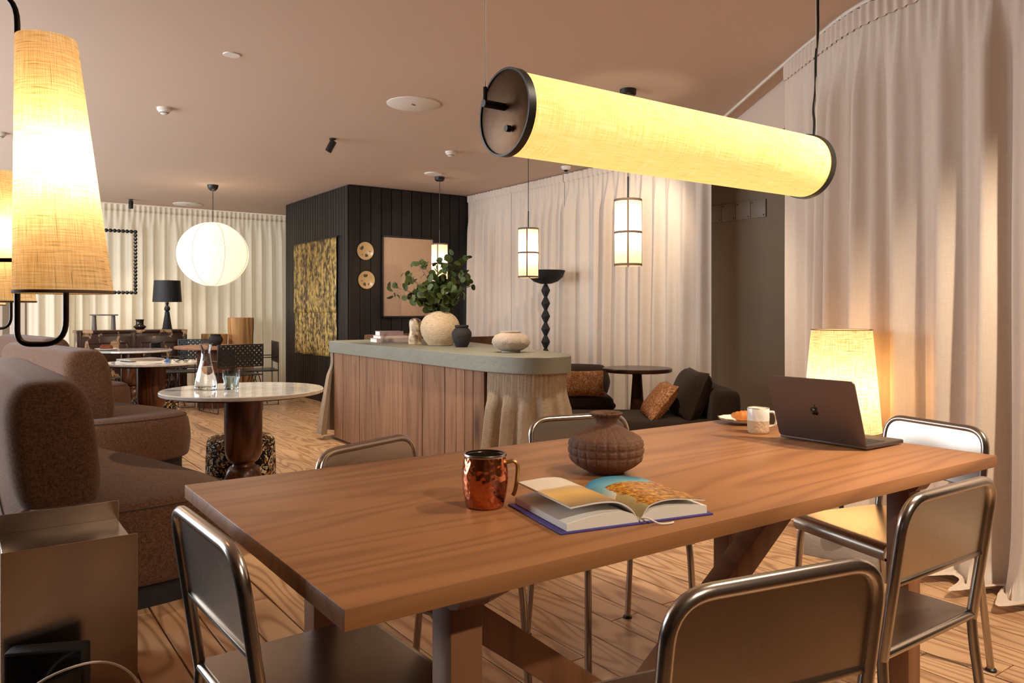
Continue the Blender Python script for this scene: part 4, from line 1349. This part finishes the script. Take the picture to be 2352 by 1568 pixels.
# closed laptop, papers, glasses on the small table
tz = .75
o = MB().box((0, 0, .004), (.30, .22, .008), .002).box((.05, .02, .012), (.29, .21, .007), .002).build('magazine_stack', 'paper', None, (1.20, 7.06, tz), (0, 0, R(28)))
tag(o, 'white magazines under the closed silver laptop', 'magazine')
t = thing('closed_laptop', 'closed silver laptop lying on white magazines', 'laptop', (1.21, 7.08, tz + .016), R(20))
MB().box((0, 0, .005), (.304, .212, .009), .003).build('base', 'laptop_silver', t)
MB().box((0, 0, .0125), (.304, .212, .005), .002).build('lid', 'laptop_silver', t)
t = thing('eyeglasses', 'black folded eyeglasses on the small marble table', 'glasses', (1.50, 6.93, tz), R(-20))
for s in (-1, 1):
    MB().tube([(s * .034 + .026 * math.cos(a), .0, .022 + .019 * math.sin(a)) for a in [2 * PI * q / 16 for q in range(16)]], .0028, 6, closed=True).build('lens_rim', 'black', t)
    MB().tube([(s * .062, 0, .03), (s * .058, .02, .028), (s * -.05, .03 + .006 * s, .006)], .0028, 6).build('temple', 'black', t)
MB().tube([(-.008, 0, .026), (0, .002, .029), (.008, 0, .026)], .0024, 6).build('bridge', 'black', t)
o = MB().lathe([(0, 0), (.012, .002), (.016, .012), (.012, .022), (0, .026)], 18).build('blue_ball', 'blue', None, (1.40, 6.99, tz + .001))
tag(o, 'small blue ball beside the eyeglasses', 'ball')

# cake plate
t = thing('cake_plate', 'white plate with raised rim on the marble table by the sideboard', 'plate', (1.27, 9.42, .75))
MB().lathe([(0, .003), (.05, 0), (.06, .003), (.115, .020), (.118, .023), (.112, .022), (.06, .008), (0, .007)], 48).build('dish', 'plate_white', t)
mb = MB()
mb.box((0, 0, .024), (.11, .075, .046), .006)
for k in range(26):
    mb.box((rnd.uniform(-.05, .05), rnd.uniform(-.034, .034), .05 + rnd.uniform(-.004, .004)), (.014, .014, .012), .003, Matrix.Rotation(rnd.uniform(-.2, .2), 4, 'Z'), 1)
o = mb.build('cake_slice', 'cake', None, (1.27, 9.42, .7575), (0, 0, R(-30)))
tag(o, 'brown crumbly cake slice on the white plate', 'cake')

# ------------------------------------------------------------------ round wooden table and woven chairs
t = thing('round_table', 'round wooden cafe table on a thick drum base', 'table', (2.56, 9.96, 0))
MB().lathe([(0, .715), (.475, .715), (.485, .722), (.485, .744), (.478, .75), (0, .75)], 64).build('tabletop', 'round_oak', t, ang=30)
MB().lathe([(0, 0), (.215, 0), (.22, .01), (.22, .715), (0, .715)], 48).build('drum_base', 'drum_wood', t)
pr = [(0, 0), (.048, 0), (.055, .006), (.082, .05), (.088, .075), (.078, .105), (.060, .122), (.060, .132), (.066, .140), (.060, .142), (.05, .13), (0, .11)]
tag(MB().lathe(pr, 40).build('black_pot', 'vase_dark', None, (2.56, 9.99, .75)), 'small black clay pot on the round wooden cafe table', 'pot')

def lattice(mb, w, h, pitch, sw, th, mtx):
    """diagonal strips clipped to a w x h rectangle in local xz"""
    for sgn in (1, -1):
        c = -(w + h)
        while c < w + h:
            pts = []
            for x in (-w / 2, w / 2):
                z = sgn * (x - c)
                if -h / 2 <= z <= h / 2:
                    pts.append((x, z))
            for z in (-h / 2, h / 2):
                x = sgn * z + c
                if -w / 2 < x < w / 2:
                    pts.append((x, z))
            if len(pts) >= 2:
                a, b = pts[0], pts[-1]
                L = math.hypot(b[0] - a[0], b[1] - a[1])
                if L > .02:
                    ang = math.atan2(b[1] - a[1], b[0] - a[0])
                    m = mtx @ Matrix.Translation(((a[0] + b[0]) / 2, .002 * sgn, (a[1] + b[1]) / 2)) @ Matrix.Rotation(-ang, 4, 'Y')
                    mb.box((0, 0, 0), (L, th, sw), 0, m)
            c += pitch

def woven_chair(label, loc, rz):
    t = thing('woven_chair', label, 'chair', loc, rz, 'black woven leather chairs')
    w, d, rt = .27, .25, .0065
    for s in (-1, 1):
        MB().tube([(s * w, -d, .79), (s * w, -d, .008), (s * w, d, .008), (s * w, d, .60), (s * w, -d, .60)], rt, 4).build('side_frame', 'black', t)
        MB().tube([(s * w, .0, .43), (s * w, -.12, .02)], rt * .8, 4).build('brace', 'black', t)
        MB().tube([(s * w, .0, .43), (s * w, .14, .02)], rt * .8, 4).build('brace', 'black', t)
    mb = MB()
    for y in (-d, d):
        mb.tube([(-w, y, .43), (w, y, .43)], rt, 4)
    for s in (-1, 1):
        mb.tube([(s * w, -d, .43), (s * w, d, .43)], rt, 4)
    mb.build('seat_frame', 'black', t)
    mb = MB()
    m = Matrix.Translation((0, 0, .432)) @ Matrix.Rotation(R(90), 4, 'X')
    lattice(mb, 2 * w, 2 * d, .040, .036, .004, m)
    mb.build('woven_seat', 'leather', t)
    mb = MB()
    m = Matrix.Translation((0, -d, .66))
    lattice(mb, 2 * w, .25, .058, .026, .004, m)
    for z in (.785, .535):
        mb.box((0, -d, z), (2 * w + .02, .014, .016), .003)
    for s in (-1, 1):
        mb.box((s * w, -d, .66), (.022, .016, .26), .003)
    mb.build('woven_back', 'leather', t)
    return t
wc = woven_chair('black woven leather chair in front of the log stools, back to the curtain', (2.57, 11.08, 0), R(155))
copy_thing(wc, (2.177, 10.30, 0), R(-112), 'black woven leather chair between the sideboard and the round cafe table')
copy_thing(wc, (2.587, 9.41, 0), R(10), 'black woven leather chair at the round cafe table nearest the carafe')
copy_thing(wc, (3.04, 9.98, 0), R(80), 'black woven leather chair between the round cafe table and the timber wall')

# log stumps
def log(label, x, y, r, h, seed):
    n = 28
    w_ = Wob(seed, 5, 1, 6)
    base = []
    for k in range(n):
        a = 2 * PI * k / n
        q = min(1 / max(1e-6, abs(math.cos(a))), 1 / max(1e-6, abs(math.sin(a))))
        rr_ = r * (.72 * min(q, 1.22) + .28) * (1 + .06 * mnoise.noise(Vector((math.cos(a) * 2 + seed, math.sin(a) * 2, 0))))
        base.append(Vector((rr_ * math.cos(a), rr_ * math.sin(a))))
    rg = []
    for q in range(8):
        z = h * q / 7
        kx = 1 + .03 * math.sin(q * 1.7 + seed)
        rg.append([(p.x * kx, p.y * kx, z) for p in base])
    rg.append([(p.x * .97, p.y * .97, h + .004) for p in base])
    return tag(MB().rings(rg).build('log_stool', 'log_wood', None, (x, y, 0), ang=30), label, 'log')
log('tall square-hewn log standing against the far curtain', 3.40, 11.85, .175, 1.08, 3)
log('short rough log standing left of the tall one by the far curtain', 3.00, 11.78, .168, .845, 9)

# ------------------------------------------------------------------ sideboard and its things
sb = thing('sideboard', 'dark distressed lacquer sideboard with flaking paint before the far curtain', 'sideboard', (1.88, 11.70, 0))
SW, SD, SH = 1.36, .44, .925
MB().box((0, 0, SH - .02), (SW, SD, .04), .004).box((0, .01, SH / 2 + .02), (SW - .03, SD - .03, SH - .12), .002).box((0, 0, .10), (SW - .01, SD, .05), .003).build('body', 'distressed', sb)
for i in range(2):
    x = -SW / 4 + i * SW / 2 + (.01 if i == 0 else -.01)
    dw, dh = SW / 2 - .06, SH - .22
    dr = MB().box((x, -SD / 2 + .008, SH / 2 + .03), (dw, .024, dh), .003).build('door', 'distressed', sb)
    mb = MB()
    for zz in (-dh / 2 + .09, dh / 2 - .09):
        mb.box((x, -SD / 2 - .006, SH / 2 + .03 + zz), (dw - .12, .010, .022), .003)
    for xx in (-dw / 2 + .07, dw / 2 - .07):
        mb.box((x + xx, -SD / 2 - .006, SH / 2 + .03), (.022, .010, dh - .18), .003)
    mb.build('moulding', 'distressed', dr)
for sx in (-1, 0, 1):
    MB().box((sx * (SW / 2 - .03), -SD / 2 + .012, SH / 2), (.05, .04, SH - .04), .003).build('stile', 'distressed', sb)
for sx in (-1, 1):
    for sy in (-1, 1):
        MB().box((sx * (SW / 2 - .05), sy * (SD / 2 - .05), .04), (.07, .07, .08), .004).build('leg', 'distressed', sb)
# bobbin frame hanging in front of the curtain
bf = thing('bobbin_frame', 'black bobbin-turned empty picture frame hanging in front of the far curtain', 'picture frame', (1.69, 11.95, 0))
x0, x1, z0, z1 = -.29, .285, 1.44, 2.295
mb = MB()
def bead_run(a, b, n):
    a, b = Vector(a), Vector(b)
    for q in range(n + 1):
        p = a.lerp(b, q / n)
        mb.lathe([(.009, -.025), (.022, -.016), (.027, 0), (.022, .016), (.009, .025)], 10, mtx=Matrix.Translation(p) @ (Matrix.Rotation(R(90), 4, 'Y') if abs(b.x - a.x) > .1 else Matrix.Identity(4)))
for z in (z0, z1):
    bead_run((x0, 0, z), (x1, 0, z), 11)
for x in (x0, x1):
    bead_run((x, 0, z0), (x, 0, z1), 17)
mb.build('beaded_moulding', 'black', bf, ang=None)
for x in (x0 + .1, x1 - .1):
    MB().tube([(x, 0, z1), (x, 0, CEIL - .002)], .0009, 5).build('wire', 'white_plastic', bf)
# table lamp
tl = thing('table_lamp', 'black table lamp with a drum shade on the sideboard', 'table lamp', (2.345, 11.72, SH))
MB().lathe([(0, 0), (.070, 0), (.070, .006), (.064, .012), (.030, .235), (.028, .245), (.018, .252)], 28, cap=False).build('base', 'shade_black', tl)
MB().lathe([(0, .250), (.018, .252), (.036, .270), (.040, .288), (.034, .312), (.020, .325), (.014, .335), (.022, .375), (.012, .385), (.006, .40), (.006, .44), (0, .44)], 28).build('finial_stem', 'shade_black', tl)
MB().lathe([(.194, .385), (.192, .39), (.172, .685), (.170, .685), (.190, .388)], 48, cap=False).build('shade', 'shade_black', tl)
# small stool and lidded pot on the sideboard
st = thing('miniature_stool', 'small grey wooden stool with two thick legs on the sideboard', 'stool', (1.545, 11.70, SH))
MB().box((0, 0, .203), (.33, .15, .018), .004).build('seat', 'grey_wood', st)
for s in (-1, 1):
    MB().lathe([(0, 0), (.032, 0), (.024, .194), (0, .194)], 20, (s * .115, 0, 0)).build('leg', 'grey_wood', st)
pr = [(0, 0), (.045, 0), (.06, .012), (.085, .040), (.080, .050), (.058, .062), (.050, .075), (.050, .120), (.060, .136), (.064, .140), (.058, .142), (.045, .12), (0, .10)]
tag(MB().lathe(pr, 36).build('glazed_pot', 'glaze_dark', None, (1.985, 11.68, SH)), 'dark glazed flared pot between the stool and the lamp on the sideboard', 'pot')

# ------------------------------------------------------------------ art on the timber wall
tp = thing('tapestry', 'gold and dark brown patterned tapestry hanging on the timber wall', 'tapestry', (3.80, 9.88, 0))
def tap(z0, z1, y0, y1, off, name, sd):
    w_ = Wob(sd, 4, 3, 9)
    nx, nz = 26, 20
    def fn(i, j):
        y = y0 + (y1 - y0) * i / (nx - 1)
        z = z1 + (z0 - z1) * j / (nz - 1) + (.012 * w_(y * 3) if j == nz - 1 else 0)
        return (off - .006 * w_(y * 4 + j * .1), y + .008 * w_(z * 4), z)
    o = MB().grid(nx, nz, fn).build(name, 'tapestry', tp, ang=None)
    md = o.modifiers.new('thickness', 'SOLIDIFY'); md.thickness = .005
tap(1.16, 2.11, -.75, .76, -.016, 'upper_cloth', 4)
tap(.60, 1.22, -.74, .74, -.008, 'lower_cloth', 6)
MB().tube([(-.012, -.79, 2.108), (-.012, .78, 2.108)], .010, 10).build('hanging_rod', 'black', tp)
for i, (x, z, lab) in enumerate(((4.03, 1.918, 'upper painted cream plate hung on the dark timber wall'), (4.045, 1.562, 'lower painted cream plate hung on the dark timber wall'))):
    o = MB().lathe([(0, .0), (.06, .0), (.07, .004), (.108, .018), (.110, .021), (.105, .021), (.072, .010), (.0, .008)], 48).build('wall_plate_dish', 'painted_plate', None, (x, 8.826, z), (R(90), R(40 * i), 0))
    tag(o, lab, 'plate', 'painted wall plates')
ar = thing('canvas_art', 'large plain beige canvas in a thin black frame on the timber wall', 'painting', (4.62, 8.823, 1.61))
MB().box((0, -.018, 0), (.70, .016, .985), .002).build('canvas', 'canvas', ar)
mb = MB()
for s in (-1, 1):
    mb.box((s * .362, -.018, 0), (.018, .034, 1.025), .002).box((0, -.018, s * .505), (.742, .034, .018), .002)
mb.build('frame', 'black', ar)

# ------------------------------------------------------------------ black torchiere
to = thing('torchiere', 'black turned-wood torchiere floor lamp with a wide bowl before the curtains', 'floor lamp', (5.14, 6.63, 0))
MB().lathe([(0, 0), (.13, 0), (.13, .02), (.05, .035), (0, .035)], 32).build('base', 'black_soft', to)
MB().tube([(0, 0, .03), (0, 0, 1.52)], .014, 10).build('pole', 'black_soft', to)
bead = MB().lathe([(.018, 0), (.047, .062), (.048, .069), (.047, .076), (.018, .138)], 8).mesh('bead', 'black_soft', 25)
for q in range(10):
    o = bpy.data.objects.new('bead', bead); COL.objects.link(o); o.parent = to
    o.location = (0, 0, .085 + q * .1385)
MB().lathe([(0, 1.470), (.06, 1.474), (.13, 1.498), (.185, 1.545), (.208, 1.605), (.212, 1.612), (.208, 1.618), (.196, 1.605), (.12, 1.53), (0, 1.50)], 48).build('bowl', 'black_soft', to)

# ------------------------------------------------------------------ dark side table, lounge seats
t = thing('side_table', 'dark brown round side table on a tapered pedestal beside the chaise', 'table', (4.87, 4.96, 0))
MB().lathe([(0, .640), (.295, .640), (.305, .648), (.305, .668), (.298, .675), (0, .675)], 64).build('tabletop', 'dark_walnut', t, ang=30)
MB().lathe([(0, 0), (.13, 0), (.125, .012), (.085, .06), (.070, .20), (.042, .60), (.045, .640), (0, .640)], 20).build('pedestal', 'dark_walnut', t)

def cushion(w, d, h, name, mat, parent, loc, rot, corner=.012, n=16):
    """soft pillow: w x d outline, thickness h, pointed corners"""
    def side(sg):
        def fn(i, j):
            u_, v_ = -1 + 2 * i / (n - 1), -1 + 2 * j / (n - 1)
            e = (1 - abs(u_) ** 3.0) * (1 - abs(v_) ** 3.0)
            pinch = 1 - .07 * (1 - u_ * u_) * (abs(v_) ** 4) * 0
            px = u_ * w / 2 * (1 - .06 * (1 - abs(v_)) * abs(u_) ** 6)
            py = v_ * d / 2 * (1 - .06 * (1 - abs(u_)) * abs(v_) ** 6)
            zz = sg * h / 2 * (max(0, e) ** .5) + .004 * mnoise.noise(Vector((u_ * 3, v_ * 3, sg)))
            return (px, py, zz)
        return fn
    mb = MB()
    mb.grid(n, n, side(1))
    f2 = side(-1)
    mb.grid(n, n, lambda i, j: f2(n - 1 - i, j))
    o = mb.build(name, mat, parent, loc, rot, ang=None)
    return o

# low lounge chair behind the island
lc = thing('lounge_chair', 'low dark brown lounge chair against the curtains behind the island', 'lounge chair', (4.70, 5.75, 0), R(144.7))
MB().rings(soft_block(rrect(.86, .82, .06), .03, .24, .03, .02)).build('base', 'lounge', lc, ang=None)
MB().rings(soft_block([p + Vector((0, -.0)) for p in rrect(.84, .80, .10)], .23, .40, .06, .05, .02, .02)).build('seat_cushion', 'lounge', lc, ang=None)
MB().rings(soft_block([p + Vector((0, -.30)) for p in rrect(.88, .22, .08)], .36, .645, .08, .03, .01, .02)).build('backrest', 'lounge', lc, ang=None)
o = cushion(.42, .25, .12, 'scatter_cushion', 'pillow', None, (4.615, 5.42, .515), (R(66), 0, R(-35.3)))
tag(o, 'tan leaf-patterned cushion on the low lounge chair behind the island', 'cushion', 'tan patterned cushions')

# chaise on the right
cz = thing('chaise', 'dark brown linen chaise with a low back beside the brown end wall', 'chaise', (4.30, 4.28, 0), R(54.7))
# local +y points from the back towards the foot (left in plan)
MB().rings(soft_block([p + Vector((0, .10)) for p in rrect(.80, 1.30, .08)], .03, .22, .03, .02)).build('base', 'lounge', cz, ang=None)
MB().rings(soft_block([p + Vector((0, .14)) for p in rrect(.80, 1.24, .14)], .21, .375, .07, .06, .02, .02)).build('seat_cushion', 'lounge', cz, ang=None)
MB().rings(soft_block([p + Vector((0, -.52)) for p in rrect(.80, .20, .06)], .05, .60, .05, .03, .008, .008)).build('backrest', 'lounge', cz, ang=None)
o = cushion(.66, .40, .22, 'back_cushion', 'lounge', cz, (0, -.33, .535), (R(-68), 0, 0))
cm = cz.matrix_basis
o = cushion(.46, .34, .14, 'scatter_cushion', 'pillow', None, (0, 0, 0), (R(-52), 0, R(54.7)))
pos = Matrix.Rotation(R(54.7), 4, 'Z') @ Vector((-.08, -.08, 0))
o.location = (4.30 + pos.x, 4.28 + pos.y, .49)
tag(o, 'tan leaf-patterned cushion leaning on the chaise back', 'cushion', 'tan patterned cushions')

# dark armchair backs showing over the far side of the island
def tub_chair(label, loc, rz):
    t = thing('tub_chair', label, 'armchair', loc, rz, 'dark tub chairs behind the island')
    pa = []
    for q in range(25):
        a = R(-20 + 220 * q / 24) + PI
        pa.append(Vector((.34 * math.cos(a), .33 * math.sin(a))))
    ia = [p * .82 for p in pa[::-1]]
    poly = pa + ia
    rg = [[(p.x, p.y, z) for p in poly] for z in (.30, .90)]
    rg.append([(p.x * .985, p.y * .985, .925) for p in poly])
    MB().rings(rg).build('back_shell', 'sofa', t, ang=50)
    MB().rings(soft_block(disc_path(32, .29, .28), .30, .44, .04, .03, .01)).build('seat', 'sofa', t, ang=None)
    for sx in (-1, 1):
        for sy in (-1, 1):
            MB().tube([(sx * .2, sy * .19, .31), (sx * .24, sy * .23, 0)], .014, 8).build('leg', 'black', t)
    return t
tcx_ = tub_chair('brown tub armchair behind the stack of books on the island', (3.87, 7.75, 0), R(20))
copy_thing(tcx_, (4.23, 6.76, 0), R(-70), 'brown tub armchair behind the small dark jar on the island')

# ------------------------------------------------------------------ floor lamp on plinth at the right
pl_c = Vector((3.315, 2.242)); pl_d = (Vector((3.475, 1.655)) - pl_c) * .72
ang = math.atan2(pl_d.y, pl_d.x)
fl = thing('floor_lamp', 'lit linen cone floor lamp glowing behind the laptop by the curtain', 'floor lamp', (3.42, 2.11, .105))
MB().lathe([(0, 0), (.10, 0), (.10, .018), (0, .022)], 28).build('foot', 'black', fl)
MB().tube([(0, 0, .02), (0, 0, .66)], .011, 10).build('pole', 'black', fl)
zb, zt = .605 - .105, 1.085 - .105
prof = [(.178 + (.136 - .178) * q / 10, zb + (zt - zb) * q / 10) for q in range(11)]
s = MB().lathe(prof, 56, cap=False).build('shade', 'shade_floor', fl)
MB().lathe([(.136, zt), (.07, zt - .002), (.0, zt - .002)], 56, cap=False).build('shade_top', 'shade_floor', s)
for r_, z_ in ((.1365, zt), (.1785, zb)):
    MB().tube([(r_ * math.cos(a), r_ * math.sin(a), z_) for a in [2 * PI * q / 56 for q in range(56)]], .0022, 6, closed=True).build('rim', 'shade_rib', s)
point('floor_lamp_bulb_light', (3.42, 2.11, .80), 3.6, (1, .80, .54), .035)
mid = pl_c + pl_d / 2
nv = Vector((-pl_d.y, pl_d.x)).normalized()
if nv.x < 0:
    nv = -nv
pc = mid + nv * .09
o = MB().box((0, 0, .0525), (pl_d.length, .19, .105), .004).build('lamp_plinth', 'concrete', None, (pc.x, pc.y, 0), (0, 0, ang))
tag(o, 'low grey plaster plinth under the cone floor lamp', 'plinth')

# ------------------------------------------------------------------ metal side table, speaker box and cable
ms = thing('metal_side_table', 'brushed steel box side table with a tray top beside the sofa', 'side table', (.262, 2.79, 0))
w, d, h = .352, .36, .49
MB().box((0, -d / 2 + .002, h / 2), (w, .004, h), .001, seg=1).build('front_panel', 'brushed', ms)
MB().box((0, d / 2 - .002, (h + .03) / 2), (w, .004, h + .03), .001, seg=1).build('back_panel', 'brushed', ms)
MB().box((0, 0, h - .034), (w - .012, d - .01, .006), .001, seg=1).build('tray', 'brushed', ms)
for s in (-1, 1):
    MB().box((s * (w / 2 - .008), 0, (h - .04) / 2), (.004, d - .01, h - .04), .001, seg=1).build('side_panel', 'brushed', ms)
sp = thing('speaker_box', 'glossy black box standing against the steel side table', 'speaker', (.195, 2.535, 0), R(-24))
MB().box((0, 0, .115), (.205, .06, .23), .008).build('housing', 'black_soft', sp)
MB().box((0, -.031, .115), (.190, .003, .215), .001).build('front', 'screen_black', sp)
cb = catmull([(.06, 2.43, .004), (.09, 2.415, .10), (.16, 2.38, .195), (.28, 2.315, .243), (.36, 2.26, .215), (.40, 2.23, .12), (.42, 2.21, .004)], 6, False)
tag(MB().tube(cb, .0032, 8).build('charging_cable', 'cable_white'), 'white cable looping up in front of the black box', 'cable')
